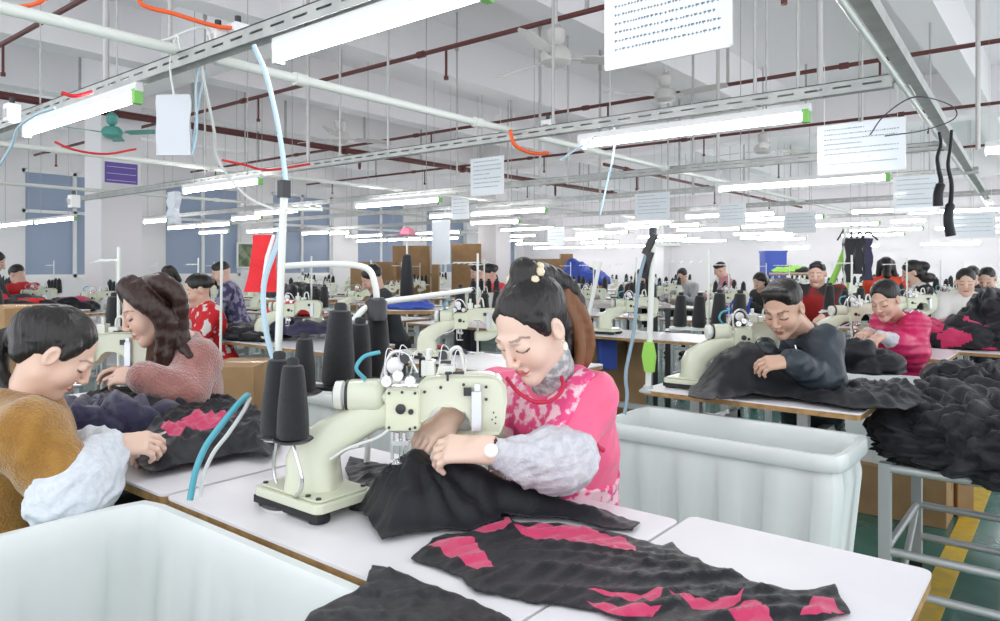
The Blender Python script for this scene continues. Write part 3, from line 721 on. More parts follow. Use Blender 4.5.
hose('air_hose', [P(200, 62, 2.75), P(196, 90, 2.75), P(197, 130, 2.75), P(192, 155, 2.75), P(196, 120, 2.78), P(205, 70, 2.78)], .004, PBLUE, 'thin pale blue looped line beside the hanging plastic sleeve')
hose('power_cable', [P(200, 60, 2.75), P(206, 90, 2.8), P(214, 130, 2.9), P(218, 160, 3.0), P(245, 195, 3.1), P(275, 210, 3.1)], .006, TUBEW, 'white cable slanting from the left tray towards the near pole')
hose('power_cable', [P(140, 45, 2.75), P(165, 40, 2.75), P(190, 30, 2.72), P(206, 28, 2.72), P(212, 45, 2.72)], .005, TUBEW, 'white cable looping over the left tray joint')
hose('power_cable', [P(560, 160, 4.0), P(575, 150, 4.0), P(592, 140, 4.0), P(612, 120, 4.1), P(614, 150, 4.1), P(608, 180, 4.2), P(600, 215, 4.2)], .006, PBLUE, 'pale blue line hanging under the long tube lamp')
hose('power_cable', [P(870, 135, 3.4), P(885, 115, 3.4), P(915, 97, 3.4), P(950, 105, 3.5), P(955, 118, 3.5), P(925, 130, 3.5), P(885, 136, 3.4)], .003, NAVY, 'thin blue wire looped below the aisle tray')
hose('power_cable', [P(872, 0, 2.9), P(895, 60, 3.1), P(915, 95, 3.3)], .004, MINTL, 'pale cable taped along the aisle tray')
for k, (px, y0_, y1_, D) in enumerate(((939, 132, 206, 4.3), (950, 130, 236, 4.3))):
    o = MB().tube(catmull([P(px+2*math.sin(i*2+k), y0_+(y1_-y0_)*i/6, D) for i in range(7)]), [.008+.006*(i/36)+(.012 if i > 33 else 0) for i in range(49)][:49], 8).build('strap', BLK)
    tag(o, ('shorter' if k == 0 else 'longer knotted')+' black strap dangling from the end of the aisle tray', 'strap')
# junction boxes
def jbox(px, py, D, lb):
    t = thing('socket_box', lb, 'socket', P(px, py, D), 0); MB().box((-.035, -.03, 0), (.035, .03, .09)).build('case', WPL, t, bevel=.006)
    MB().cyl((0, 0, .09), (0, 0, .12), .012).build('cable_gland', DARKM, t); MB().box((-.02, -.034, .02), (.02, -.03, .06)).build('socket_face', mat('socket_face_grey', (.5, .5, .5), .5), t)  # socket face is one even mid grey on the white case
jbox(238, 48, 2.75, 'white socket box on the left tray beside the orange hose, right one of two'); jbox(218, 52, 2.75, 'white socket box on the left tray beside the orange hose, left one of two')
jbox(12, 122, 3.6, 'white socket box at the left edge above the tube lamp'); jbox(548, 135, 4.4, 'white socket box above the short orange hose'); jbox(74, 208, 5, 'white socket box on the tray left of the pillar')
# ================================================================= FURNITURE
def table(x0, x1, y0, y1, lb, edge=True, leg=True, z=.80, grp=None, ins=.08):
    t = thing('sewing_table', lb, 'table', ((x0+x1)/2, (y0+y1)/2, 0), group=grp); w, d = (x1-x0)/2, (y1-y0)/2
    MB().prism(rrect(2*w, 2*d, .02, 4), z-.006, z).build('worktop', TOP, t); MB().prism(rrect(2*w-.002, 2*d-.002, .02, 4), z-.026, z-.006).build('edge_band', EDGE, t)
    if leg:
        for s in (-1, 1):
            for q in (-1, 1): MB().box((s*(w-ins)-.02, q*(d-.08)-.02, 0), (s*(w-ins)+.02, q*(d-.08)+.02, z-.034)).build('leg', STEEL, t)
        MB().box((-w+ins, -.02, .2), (w-ins, .02, .24)).build('frame_rail', STEEL, t)
        for s in (-1, 1):
            MB().box((s*(w-ins)-.02, -d+.06, .62), (s*(w-ins)+.02, d-.06, .66)).build('frame_rail', STEEL, t); MB().box((s*(w-ins)-.015, -d+.06, .2), (s*(w-ins)+.015, d-.06, .23)).build('frame_rail', STEEL, t)
    return t
table(-1.655, -.655, .82, 1.42, 'white topped sewing table carrying the near mint machine'); table(-.648, -.20, .62, 1.462, 'narrow white extension table at the lower right, under the fuchsia and black garment')
table(-3.30, -1.668, .82, 1.42, 'white topped table between the women in mustard and rose sweaters')
# white tubs
def tub(c, w, d, h, lb, rz=0, wheels=True, grp=None):
    t = thing('storage_tub', lb, 'tub', c, rz, grp)
    def rr(w_, d_, z, r=.07, a=0):
        out = []
        for i, (x, y) in enumerate(rrect(w_, d_, r, 5)): out.append((x, y, z))
        return out
    m = MB(); b0 = .12 if wheels else 0; tw, td = w*.86, d*.82
    # ribbed walls: alternating panel insets
    def wall(w_, d_, z, rib):
        pts = []
        for (ax, ay), (bx, by) in (((-1, -1), (1, -1)), ((1, -1), (1, 1)), ((1, 1), (-1, 1)), ((-1, 1), (-1, -1))):
            L = w if ay == by else d; k = 2*max(2, int(L/.16))+1
            for i in range(k):
                for e_ in (.04, .96):
                    u = (i+e_)/k; x = (ax+(bx-ax)*u)*w_/2; y = (ay+(by-ay)*u)*d_/2
                    # rounded corners
                    cr = .05; cx_ = max(0, abs(x)-(w_/2-cr)); cy_ = max(0, abs(y)-(d_/2-cr))
                    if cx_ and cy_:
                        l = math.hypot(cx_, cy_); x = math.copysign(w_/2-cr+cx_/l*cr, x); y = math.copysign(d_/2-cr+cy_/l*cr, y)
                    ins = rib if i % 2 else 0
                    if ax != bx: y -= math.copysign(ins, y)
                    else: x -= math.copysign(ins, x)
                    pts.append((x, y, z))
        return pts
    rings = [wall(tw, td, b0, .008), wall(tw+(w-tw)*.75, td+(d-td)*.75, b0+(h-b0)*.80, .008), wall(w-.05, d-.05, h-.055, .0), wall(w-.01, d-.01, h-.055, 0), wall(w, d, h-.045, 0), wall(w, d, h-.012, 0), wall(w-.012, d-.012, h, 0), wall(w-.05, d-.05, h, 0), wall(w-.062, d-.062, h-.012, 0),
             wall(w-.07, d-.07, h-.06, 0), wall(tw+(w-tw)*.7-.02, td+(d-td)*.7-.02, b0+(h-b0)*.78, .006), wall(tw-.02, td-.02, b0+.012, .006)]
    m.loft(rings, 0, True, True)
    m.build('tub_shell', TUBW, t)
    if wheels:
        for s in (-1, 1):
            for q in (-1, 1): MB().cyl((s*tw*.4-.015, q*td*.38, .05), (s*tw*.4+.015, q*td*.38, .05), .05, n=16).box((s*tw*.4-.02, q*td*.38-.02, .09), (s*tw*.4+.02, q*td*.38+.02, b0)).build('castor', RUB, t)
    return t
tub((-1.155, .408, 0), 1.06, .78, .80, 'open white plastic tub at the lower left corner, nearest the camera')
tub((-1.03, 2.65, 0), .90, .42, .73, 'large ribbed white tub right of the woman in pink')
tub((-2.62, 2.45, 0), .9, .55, .72, 'white tub behind the cluster of black thread cones')
tub((-.98, 4.55, 0), .7, .5, .70, 'white tub below the woman in the magenta jacket')
table(-.98, .12, 5.52, 6.2, 'white table at the right edge under the pink and black heap', z=.79)
t = thing('wall_picture', 'small dark green framed picture on the left wall, left of the red cloth', 'picture', PY(247, 261, 12)); t.location.x = XL+.02; k_ = t.location; dd_ = W((247-500)/F, 1, 0); k_.y = dd_.y*(XL/dd_.x); k_.z = 1.62
MB().box((-.01, -.28, -.3), (.02, .28, .3)).build('frame', WPL, t); MB().box((.021, -.24, -.26), (.024, .24, .26)).build('print', mat('dark_green_print', (.10, .16, .08), .5, col2=(.3, .32, .22), cscale=6), t)
# tub behind by the left wall etc. come with the background rows
# ================================================================= SEWING MACHINE (local +x runs along the arm, -y faces the worker side seen here)
def machine(loc, label, detail=True, rz=YAW):
    t = thing('sewing_machine', label, 'sewing machine', loc, rz)
    n = 20 if detail else 12
    Mp = Matrix.Rotation(-YAW, 4, 'Z')
    m = MB(); m.prism(rrect(.235, .16, .018, 5), .022, .042, M=Mp); m.prism(rrect(.215, .14, .016, 5), .042, .048, M=Mp); bp = m.build('base_plate', MINT, t, bevel=.003)
    for ya, yb in ((-.078, -.060), (.06, .078)): MB().box((-.115, ya, .006), (.115, yb, .022), M=Mp).build('rubber_strip', RUB, t)
    for x, y in ((-.09, -.055), (.09, -.055), (.09, .055), (-.09, .055)):
        q = Mp @ Vector((x, y, 0)); MB().lathe([(0, 0), (.022, 0), (.024, .01), (.02, .022), (0, .022)], q, 14).build('rubber_foot', RUB, t)
    if detail:
        for x, y in ((-.095, -.06), (.095, -.06), (.095, .06), (-.095, .06), (.06, -.06)):
            q = Mp @ Vector((x, y, .048)); MB().lathe([(0, 0), (.006, 0), (.006, .003), (0, .004)], q, 10).build('screw', DARKM, bp)
    # pedestal sweeping up into the lower arm
    secs = [(0, 0, .045, .060, .062, 0), (0, 0, .08, .056, .057, 0), (-.001, 0, .112, .055, .055, .12), (.014, 0, .138, .054, .050, .42), (.046, 0, .160, .046, .044, .72), (.088, .0, .183, .040, .038, .9), (.13, .0, .202, .034, .034, 1.15), (.18, .0, .208, .028, .03, 1.5)]
    rings = []
    for x, y, z, a, b_, an in secs:
        c, s = math.cos(an), math.sin(an); R_ = []
        for k in range(28):
            th = 2*PI*k/28; ex = .55; u = math.copysign(abs(math.cos(th))**ex, math.cos(th))*a; v = math.copysign(abs(math.sin(th))**ex, math.sin(th))*b_
            R_.append((x+u*c, y+v, z-u*s))
        rings.append(R_)
    col = MB().loft(rings).build('pedestal', MINT, t)
    # motor body and handwheel
    m = MB(); R_ = []
    for x, r in ((.078, .028), (.082, .034), (.135, .036), (.15, .034), (.158, .026)): R_.append([(x, -.004+r*1.0*math.copysign(abs(math.cos(2*PI*k/24))**.7, math.cos(2*PI*k/24)), .248+r*math.copysign(abs(math.sin(2*PI*k/24))**.7, math.sin(2*PI*k/24))) for k in range(24)])
    m.loft(R_); mo = m.build('motor_housing', MINT, t)
    MB().lathe([(0, 0), (.022, 0), (.031, .004), (.032, .02), (.026, .024), (.026, .03), (0, .03)], (.046, -.004, .248), 24, axis=(1, 0, 0)).build('handwheel', MINTL, t)
    MB().lathe([(0, 0), (.034, 0), (.034, .006), (0, .006)], (.074, -.004, .248), 24, axis=(1, 0, 0)).build('belt_guard', DARKM, t)
    MB().cyl((.155, 0, .235), (.19, 0, .235), .017, n=n).cyl((.16, -.02, .245), (.185, -.025, .25), .012, n=n).build('coupling', MINTL, t)
    # front gear box
    m = MB(); My = Matrix.Translation((0, -.045, 0)) @ Matrix.Rotation(PI/2, 4, 'X')
    m.prism(rrect(.078, .095, .012, 5, .203, .222), -.075, .0, M=My); fb = m.build('gear_case', MINT, t, bevel=.004)
    m = MB(); m.prism(rrect(.072, .088, .010, 5, .203, .222), .0, .006, M=My); cp = m.build('cover_plate', mat('cover_enamel', (.72, .75, .56), .25, coat=.5), t, bevel=.0015)
    for x, z in ((.175, .26), (.231, .26), (.175, .186), (.231, .186), (.203, .262), (.22, .183)) if detail else (): MB().lathe([(0, 0), (.0032, 0), (.0032, .003), (0, .003)], (x, -.051, z), 8, axis=(0, -1, 0)).build('screw', DARKM, cp)
    m = MB()
    m.lathe([(0, 0), (.011, 0), (.011, .004), (.006, .006), (0, .006)], (.200, -.051, .226), 16, axis=(0, -1, 0)); m.build('oil_sight', DARKM, cp); MB().lathe([(0, 0), (.006, 0), (.006, .004), (0, .004)], (.222, -.051, .220), 12, axis=(0, -1, 0)).build('plug', DARKM, cp)
    # upper arm with the arched opening
    out = [(.235, .275), (.25, .292), (.30, .297), (.39, .296), (.412, .290), (.428, .272), (.430, .24), (.424, .19), (.414, .165), (.36, .163), (.352, .19), (.338, .213), (.312, .226), (.28, .226), (.262, .214), (.252, .196), (.236, .19)]
    m = MB(); R_ = []
    for y, g in ((-.030, -.006), (-.036, 0), (.032, 0), (.038, -.006)):
        cx_, cz_ = .335, .24; R_.append([(x+(0 if not g else math.copysign(min(.006, abs(x-cx_)), cx_-x)), y, z+(0 if not g else math.copysign(min(.006, abs(z-cz_)), cz_-z))) for x, z in out][::-1])
    m.loft(R_, 0, False); arm = m.build('upper_arm', MINT, t, bevel=.003)
    m = MB(); m.box((.352, -.043, .175), (.374, -.036, .262)).box((.358, -.046, .262), (.372, -.036, .278)); m.build('slide_bracket', mat('satin_aluminium', (.72, .75, .80), .3, metal=.5), t, bevel=.0015)
    MB().box((.335, -.041, .252), (.352, -.036, .27)).build('sight_window', DARKM, t)
    for x, z in ((.384, .271), (.384, .244), (.40, .215), (.405, .205), (.397, .2), (.404, .192), (.285, .27), (.335, .276), (.25, .26)) if detail else (): MB().lathe([(0, 0), (.0034 if z > .24 else .0018, 0), (.0034 if z > .24 else .0018, .003), (0, .003)], (x, -.0355, z), 8, axis=(0, -1, 0)).build('screw', DARKM, arm)
    MB().box((.30, -.02, .296), (.335, .01, .301)).build('oil_cap', DARKM, t)
    # lower arm returning to the needle
    MB().tube(catmull([(.42, .03, .17), (.36, .035, .135), (.32, .035, .13), (.28, .025, .13)], 6), [.03]*18+[.026], 14).build('lower_arm', MINT, t)
    m = MB(); m.cyl((.193, -.055, .176), (.193, -.055, .150), .006, n=8).cyl((.208, -.055, .176), (.208, -.055, .145), .005, n=8).box((.183, -.065, .150), (.219, -.045, .160)); m.cyl((.198, -.055, .15), (.198, -.055, .118), .0015, n=6).cyl((.206, -.055, .15), (.206, -.055, .118), .0015, n=6); m.build('needle_bar', CHROME, t)
    m = MB(); m.box((.184, -.075, .112), (.218, -.04, .116)).box((.178, -.05, .116), (.184, -.044, .176)); m.build('presser_foot', CHROME, t)
    # tension posts, levers and thread guides on top
    m = MB()
    for k, (x, z) in enumerate(((.172, .288), (.196, .30), (.222, .288))): m.cyl((x, -.05, z), (x, -.085, z), .004, n=8).lathe([(0, 0), (.011, 0), (.012, .003), (.006, .005), (.012, .007), (.011, .01), (0, .01)], (x, -.062, z), 14, axis=(0, -1, 0))
    m.build('tension_disc', CHROME, t)
    m = MB(); m.lathe([(0, 0), (.017, 0), (.018, .004), (.018, .014), (.012, .018), (0, .018)], (.186, -.03, .318), 18, axis=(0, -1, 0)); m.build('thread_wheel', WPL, t)
    m = MB(); m.tube(catmull([(.165, -.02, .27), (.163, -.02, .315), (.18, -.025, .345), (.21, -.025, .34), (.232, -.02, .30)], 5), .0045, 8); m.tube([(.15, 0, .28), (.165, -.01, .33)], .005, 8); m.build('guide_arm', CHROME, t)
    m = MB(); m.box((.24, -.02, .292), (.27, .02, .325)).box((.28, -.015, .296), (.315, .015, .315)).cyl((.255, 0, .325), (.255, 0, .35), .007, n=10).tube(catmull([(.30, 0, .315), (.305, 0, .345), (.325, 0, .35), (.335, 0, .30)], 5), .005, 8); m.build('feed_puller', MINTL, t, bevel=.002)
    if detail:
        rs = random.Random(3); m = MB()
        for k in range(14):
            x = rs.uniform(.16, .32); y = rs.uniform(-.05, .03); z = rs.uniform(.292, .34)
            if k % 3 == 0: m.cyl((x, y, .285), (x, y, z), .0028, n=8).lathe([(0, 0), (.006, 0), (.006, .006), (0, .006)], (x, y, z), 10)
            elif k % 3 == 1: m.box((x-.012, y-.004, z-.004), (x+.012, y+.004, z+.002))
            else: m.lathe([(0, -.004), (.010, -.004), (.010, .004), (0, .004)], (x, y, z), 14, axis=(0, -1, .2))
        m.build('linkage', DARKM, t)
        m = MB()
        for k in range(6):
            a = (.16+.03*k, -.03, .30); m.tube(catmull([a, (a[0]+.01, -.04, .355+.008*math.sin(k*2)), (a[0]+.03, -.01, .33), (a[0]+.025, -.02, .29)], 5), .0012, 5)
        m.build('thread_loop', WPL, t)
    MB().tube(catmull([(.118, -.02, .285), (.10, -.03, .31), (.115, -.02, .335), (.15, -.02, .345)], 6), .0045, 8).build('air_line', TURQ, t)
    MB().tube(catmull([(.188, -.03, .225), (.18, -.045, .19), (.15, -.055, .165), (.09, -.062, .145), (.05, -.062, .12)], 6), .003, 6).build('cable', TUBEW, t)
    return t
MX, MY = -1.33, .995
mach0 = machine((MX, MY, .80), 'mint green sewing machine in the foreground in front of the woman in pink')
# ================================================================= THREAD CONES
def cone_mesh():
    m = MB(); m.lathe([(.0, .0), (.029, 0), (.034, .006), (.034, .02), (.0325, .06), (.024, .145), (.021, .155), (.012, .158)], n=24)
    m2 = MB().lathe([(.026, -.004), (.029, 0), (.0, .0)], n=16)
    return m
THREAD_PART = None
def tcone(loc, label, group=None, s=1.0, tilt=None):
    global THREAD_PART
    if THREAD_PART is None:
        t = thing('thread_cone', label, 'thread cone', loc, group=group); cone_mesh().build('wound_thread', THR, t)
        MB().lathe([(.012, .150), (.013, .168), (.010, .172), (.006, .172), (.005, .15)], n=14).build('cone_tip', RUB, t); THREAD_PART = t
    else: t = dup(THREAD_PART, loc, label=label, group=group)
    if group: t['group'] = group
    t.scale = (s, s, s*1.0)
    if tilt: t.rotation_euler = tilt
    return t
# spool stand by the near machine: dished tray on a post
c0 = W(-.475, 1.60, 0)
t = thing('spool_stand', 'wire and disc spool stand beside the base of the near mint machine', 'spool stand', (c0.x, c0.y, .80))
NC = [tuple(P(*q)-t.location) for q in ((277, 434, 1.62), (293, 438, 1.52), (304, 391, 1.72))]
for dx, dy, z in NC:
    m = MB().lathe([(0, 0), (.034, 0), (.043, .006), (.040, .008), (.03, .004), (0, .004)], (dx, dy, z-.008), 24).cyl((dx, dy, z-.01), (dx, dy, z+.1), .004, n=8); m.build('spool_disc', DARKM, t)
m = MB()
for dx, dy, z in [(q[0], q[1], q[2]-.01) for q in NC]: m.tube(catmull([(dx, dy, z), (dx*1.4, dy, z*.5), (dx*.6, dy*.5, .03), (0, 0, .0)], 5), .004, 8)
m.lathe([(0, 0), (.05, 0), (.05, .008), (0, .012)]); m.build('wire_frame', CHROME, t)
def L2W(dx, dy, z): return (c0.x+dx, c0.y+dy, z)
for (px, py, D, s, tl, lb) in ((277, 434, 1.62, 1.08, (.0, .05, 0), 'tall black thread cone, left one of the three on the near spool stand'), (293, 438, 1.52, .98, (0, .0, 0), 'black thread cone nearest the camera on the near spool stand'), (304, 391, 1.72, .80, (0, .02, 0), 'slim black thread cone at the back of the near spool stand')):
    tcone(P(px, py, D), lb, s=s, tilt=tl)
# white posts
def post(px0, py0, px1, py1, D, r, lb, base=True, bar=None):
    a, b_ = P(px0, py0, D), P(px1, py1, D); b_ = Vector((b_.x, b_.y, b_.z)); t = thing('thread_post', lb, 'post', b_)
    MB().cyl((0, 0, 0), a-b_, r, n=12).build('pole', WPAINT, t)
    MB().lathe([(0, 0), (r*3, 0), (r*3, .006), (r*1.6, .02), (r*1.4, .03), (0, .03)], n=16).build('flange', STEEL, t)
    if bar:
        for z, L in bar:
            q = (a-b_)*z; MB().cyl(q+W(-L*.1, 0, 0), q+W(L, 0, 0), r*.55, n=8).build('guide_bar', WPAINT, t)
            m = MB(); 
            for k in range(3): m.lathe([(.006, 0), (.008, 0), (.008, .004), (.006, .004)], q+W(L*(.3+.3*k), 0, .006), 10)
            m.build('thread_eye', CHROME, t)
        MB().box((-.012, -.012, -.015), (.012, .012, .03), M=Matrix.Translation(a-b_)).build('clamp', DARKM, t)
    return t
post(284, 192, 275, 440, 1.86, .0095, 'tall white post rising behind the near spool stand', bar=((.93, .1),))
post(653, 234, 648, 392, 3.18, .013, 'tall white post at the left end of the man\'s table, with a green tag', bar=((.93, .12),))
o = MB().loft([[(-.02, -.006, 0), (.02, -.006, 0), (.02, .006, 0), (-.02, .006, 0)], [(-.03, -.012, -.06), (.03, -.012, -.06), (.03, .012, -.06), (-.03, .012, -.06)], [(-.018, -.01, -.13), (.022, -.01, -.13), (.022, .01, -.13), (-.018, .01, -.13)]]).build('ribbon_tag', NEON); o.location = P(649, 342, 3.15); tag(o, 'bright green cloth tag tied round the white post', 'tag')
post(600, 262, 557, 464, 4.9, .014, 'thin white post leaning behind the woman in pink'); post(222, 232, 219, 477, 4.6, .008, 'thin post between the woman in rose and the red patterned worker')
o = MB().box((-.014, -.01, -.10), (.014, .01, 0), M=Matrix.Rotation(.5, 4, 'Y')).box((-.012, -.012, -.2), (.016, .012, -.08), M=Matrix.Rotation(.3, 4, 'Y')).build('clamp', DARKM); o.location = P(655, 234, 3.15); tag(o, 'black clamp and tape wrapped round the top of the tagged white post', 'clamp')
hose('air_hose', [P(655, 232, 3.2), P(640, 275, 3.15), P(634, 330, 3.1), P(626, 372, 3.05), P(627, 398, 3.0), P(622, 425, 2.95)], .008, mat('grey_blue_hose', (.25, .35, .42), .4), 'grey blue hose hanging beside the tagged white post')
# red cloth with a white tape, hanging
t = thing('hanging_cloth', 'red cloth strip with a white tape hung left of the tall near post', 'cloth', P(266, 235, 2.6)); m = MB(); R_ = []
for i in range(12):
    z = -.205*i/11; w = .038+.012*i/11+.008*abs(i-5)/6; dx = -.018*i/11; R_.append([tuple(W(-w+dx, -.008+.004*math.sin(i), z)), tuple(W(0+dx, -.014, z)), tuple(W(w+dx, -.006+.004*math.sin(i*2), z)), tuple(W(w+dx, .006, z)), tuple(W(-w+dx, .008, z))])
m.loft(R_).build('cloth_strip', REDF, t)
MB().tube([W(.035, -.02, 0), W(.012, -.024, -.08), W(-.008, -.02, -.19)], [.006, .008, .005], 8).build('white_tape', WPL, t)
# tubular frame and hanging cones behind the machine
t = thing('cone_rack', 'curved white tube rack holding the large black cones behind the near machine', 'rack', W(-.36, 1.95, .80))
def rk(px, py, D): return P(px, py, D)-t.location
m = MB(); m.tube(catmull([rk(285, 266, 2.0), rk(330, 264, 2.0), rk(366, 268, 2.0), rk(375, 285, 2.0), rk(377, 304, 2.0)], 6), .009, 10); m.tube(catmull([rk(352, 322, 1.9), rk(372, 305, 1.95), rk(420, 297, 2.1), rk(470, 290, 2.3)], 6), .0085, 10)
m.tube([rk(377, 304, 2.0), (0.0, 0, 0)], .0085, 10); m.tube([rk(310, 384, 1.80), rk(350, 390, 1.80), rk(400, 382, 1.9)], .008, 10); m.build('tube_frame', WPAINT, t)
m = MB(); m.lathe([(0, 0), (.10, 0), (.10, .008), (0, .008)], rk(350, 385, 1.83), 24); m.lathe([(0, 0), (.03, 0), (.03, .05), (.02, .06), (0, .06)], rk(376, 320, 1.95), 16); m.build('cone_shelf', DARKM, t)
for px, py, D, s, lb in ((338, 384, 1.80, 1.18, 'large black thread cone, leftmost on the tube rack behind the machine'), (358, 386, 1.90, 1.05, 'large black thread cone, middle of the tube rack behind the machine'), (376, 380, 1.98, 1.12, 'large black thread cone, rightmost on the tube rack behind the machine')): tcone(P(px, py, D), lb, s=s)
# ================================================================= BACKGROUND LINES
def stand(loc, label, ncone=4, s=1.0, group=None, two=False):
    t = thing('spool_rack', label, 'spool stand', loc, group=group)
    MB().cyl((0, 0, 0), (0, 0, .62), .007, n=8).lathe([(0, 0), (.04, 0), (.04, .01), (0, .01)], n=12).build('pole', WPAINT, t)
    m = MB().box((-.20, -.012, .22), (.20, .012, .235)); m.box((-.20, -.06, .215), (-.18, .06, .225)).box((.18, -.06, .215), (.20, .06, .225)); m.build('shelf_arm', WPAINT, t)
    m = MB().box((-.2, -.004, .56), (.01, .004, .568)); 
    for k in range(4): m.tube([(-.18+.05*k, 0, .565), (-.18+.05*k, -.04, .555)], .002, 6)
    m.build('guide_bar', WPAINT, t); return t
stand0 = None
rs = random.Random(11)
rowname = {1: 'second', 2: 'third', 3: 'fourth', 4: 'fifth', 5: 'sixth', 6: 'seventh', 7: 'eighth'}
table0 = None
def far_machine(loc, label, s=1): o = dup(mach1, loc, YAW, label, None); return o
mach1 = machine((MX, MY+2.04, .80), 'pale green sewing machine at the hands of the man in the dark jacket', detail=False)
table(-1.50, -.62, 2.86, 3.46, 'white table with plywood edge carrying the machine of the man in the dark jacket', ins=.22)
GT = []
for r in range(0, 8):
    for j in range(0, 8):
        x = MX-1.66*j; y0 = .82+2.04*r
        if r == 0 and j > 3: continue
        X = x*RX[0]+(y0+.3)*RX[1]; D = x*RD[0]+(y0+.3)*RD[1]
        px = 500+F*X/D
        if px < -60 or px > 1040 or x < XL+1.5: continue
        if abs(x-(-9.75)) < .8 and r in (1, 2, 5): 
            pass
        # table
        wherelb = ('%s line, %s place from the aisle' % (rowname.get(r, 'first'), ('first', 'second', 'third', 'fourth', 'fifth', 'sixth', 'seventh', 'eighth')[j]))
        if not ((r == 0 and j < 2) or (r == 1 and j == 0)):
            xa, xb = (x-.45, x+.95) if j else (x-.4, -.70+.0)
            if r == 2 and j == 0: xa, xb = x-.4, -.60
            if table0 is None: table0 = table(-.6, .6, -.3, .3, 'x'); o = table0
            else: o = dup(table0, (0, 0, 0))
            o.location = ((xa+xb)/2, y0+.3, 0); o.scale = ((xb-xa)/1.2, 1, 1); o['label'] = 'white topped sewing table in the '+wherelb
        if not (r == 0 and j == 0) and not (r == 1 and j == 0):
            dup(mach1, (x, y0+.175+rs.uniform(-.02, .02), .80), YAW+rs.uniform(-.08, .08), 'pale green sewing machine in the '+wherelb)
        if (r == 0 and j == 0): continue
        sx, sy = x+.10, y0+.52
        if r == 0: sx, sy = x-.2, y0+.56
        if r == 1 and j == 0: sx, sy = -1.42, 3.40
        lbs = 'white metal spool rack behind the machine in the '+wherelb
        if stand0 is None: stand0 = stand((sx, sy, .80), lbs); o = stand0
        else: o = dup(stand0, (sx, sy, .80), 0, lbs)
        for k in range(4):
            if (r, j) == (1, 0) or rs.random() < .85:
                tcone((sx-.15+.1*k, sy-(.0 if r else 0), .80+.236), 'black thread cone on the spool rack in the '+wherelb, 'black cones on the rack of the '+wherelb, s=rs.choice((.9, 1.0, 1.1)))
# ================================================================= CARTONS, CRATES, RACKS
def carton(c, w, d, h, lb, rz=0, grp=None):
    t = thing('cardboard_box', lb, 'box', c, rz, grp); MB().box((-w/2, -d/2, 0), (w/2, d/2, h)).build('carton', CARD, t, bevel=.004)
    MB().box((-w/2-.001, -.025, h*.6), (w/2+.001, .025, h+.0015)).build('packing_tape', mat('packing_tape', (.55, .40, .22), .25, coat=.3), t); return t
def onfloor(px, D): p = P(px, 268, D); return Vector((p.x, p.y, 0))
def box_px(x0, x1, ytop, D, lb, zb=0, d=.4, rz=YAW): 
    c = P((x0+x1)/2, 268, D); h = HC-(ytop-268)*D/F-zb; carton((c.x, c.y, zb), (x1-x0)/F*D, d, h, lb, rz)
box_px(0-20, 34, 306, 3.4, 'open brown cardboard box at the left edge behind the mustard sweater'); 
box_px(394, 430, 246, 14.6, 'upper brown cartons stacked left of the middle column', d=.4); box_px(432, 439, 258, 14.4, 'narrow brown carton right of the tall carton stack', d=.3); box_px(362, 396, 262, 14.0, 'brown carton stack left of the tall one, behind the masked heads', d=.35)
box_px(352, 374, 262, 13.4, 'brown carton beside the far hanging coat', d=.3); box_px(452, 482, 244, 15.5, 'plastic wrapped brown cartons left of the grey column', d=.35); box_px(528, 560, 259, 13.2, 'brown carton stack right of the ponytail', d=.35)
box_px(560, 572, 254, 13.8, 'narrow brown carton beside the blue bags', d=.35); box_px(586, 622, 336, 6.4, 'brown carton under the long inspection table, left one'); box_px(624, 642, 340, 6.3, 'pale carton under the long inspection table, right one')
box_px(216, 266, 362, 4.0, 'brown carton under the table behind the rose sweater'); box_px(858, 944, 462, 3.95, 'brown carton on the floor behind the metal garment stand', d=.35, rz=0.0); box_px(946, 962, 470, 3.95, 'grey wrapped parcel beside the carton near the yellow line', d=.2)
o = tag(heap('blue_bag', P(576, 287, 12.6), (.24, .2, .40), [BLUEP], 4, .04, 9, res=20), 'blue plastic sack leaning on the far carton stack', 'bag'); o = tag(heap('blue_bag', P(592, 286, 12.4), (.28, .2, .22), [BLUEP], 6, .04, 9, res=20), 'small blue plastic sack right of the taller blue sack', 'bag')
o = tag(heap('blue_bag', P(404, 300, 5.6), (.26, .14, .06), [BLUEP], 8, .02, 9, res=24), 'blue plastic sheet over the far cone rack left of the ponytail', 'sheet')
def crate(c, w, d, h, lb, m=BLUEP, rz=YAW):
    t = thing('plastic_crate', lb, 'crate', c, rz); q = MB(); R_ = lambda a, b_, z: [(-a, -b_, z), (a, -b_, z), (a, b_, z), (-a, b_, z)]
    q.loft([R_(w*.45, d*.45, 0), R_(w*.5, d*.5, h), R_(w*.53, d*.53, h), R_(w*.53, d*.53, h-.03), R_(w*.48, d*.48, h-.03), R_(w*.46, d*.46, h-.0), R_(w*.42, d*.42, .02)], 0, False); q.build('crate_body', m, t)
    q = MB()
    for k in range(5): q.box((-w*.49+k*w*.22, -d*.515, h*.2), (-w*.49+k*w*.22+.02, -d*.47, h*.85))
    q.build('rib', m, t); return t
p = onfloor(733, 8.4); crate((p.x, p.y, .80), .32, .3, .20, 'blue plastic crate on the table behind the man, left of his head'); p = P(773, 282, 14); crate((p.x, p.y, 0), .42, .3, 1.66, 'tall blue crate stack against the back wall')
p = P(607, 346, 6.0); t = thing('blue_drum', 'small blue container under the long inspection table', 'container', p, YAW); MB().prism(rrect(.16, .12, .03, 4), -.19, .06).build('container_body', BLUEP, t, bevel=.01); MB().cyl((0, 0, .06), (0, 0, .13), .05, n=14).build('lid', DARKM, t)
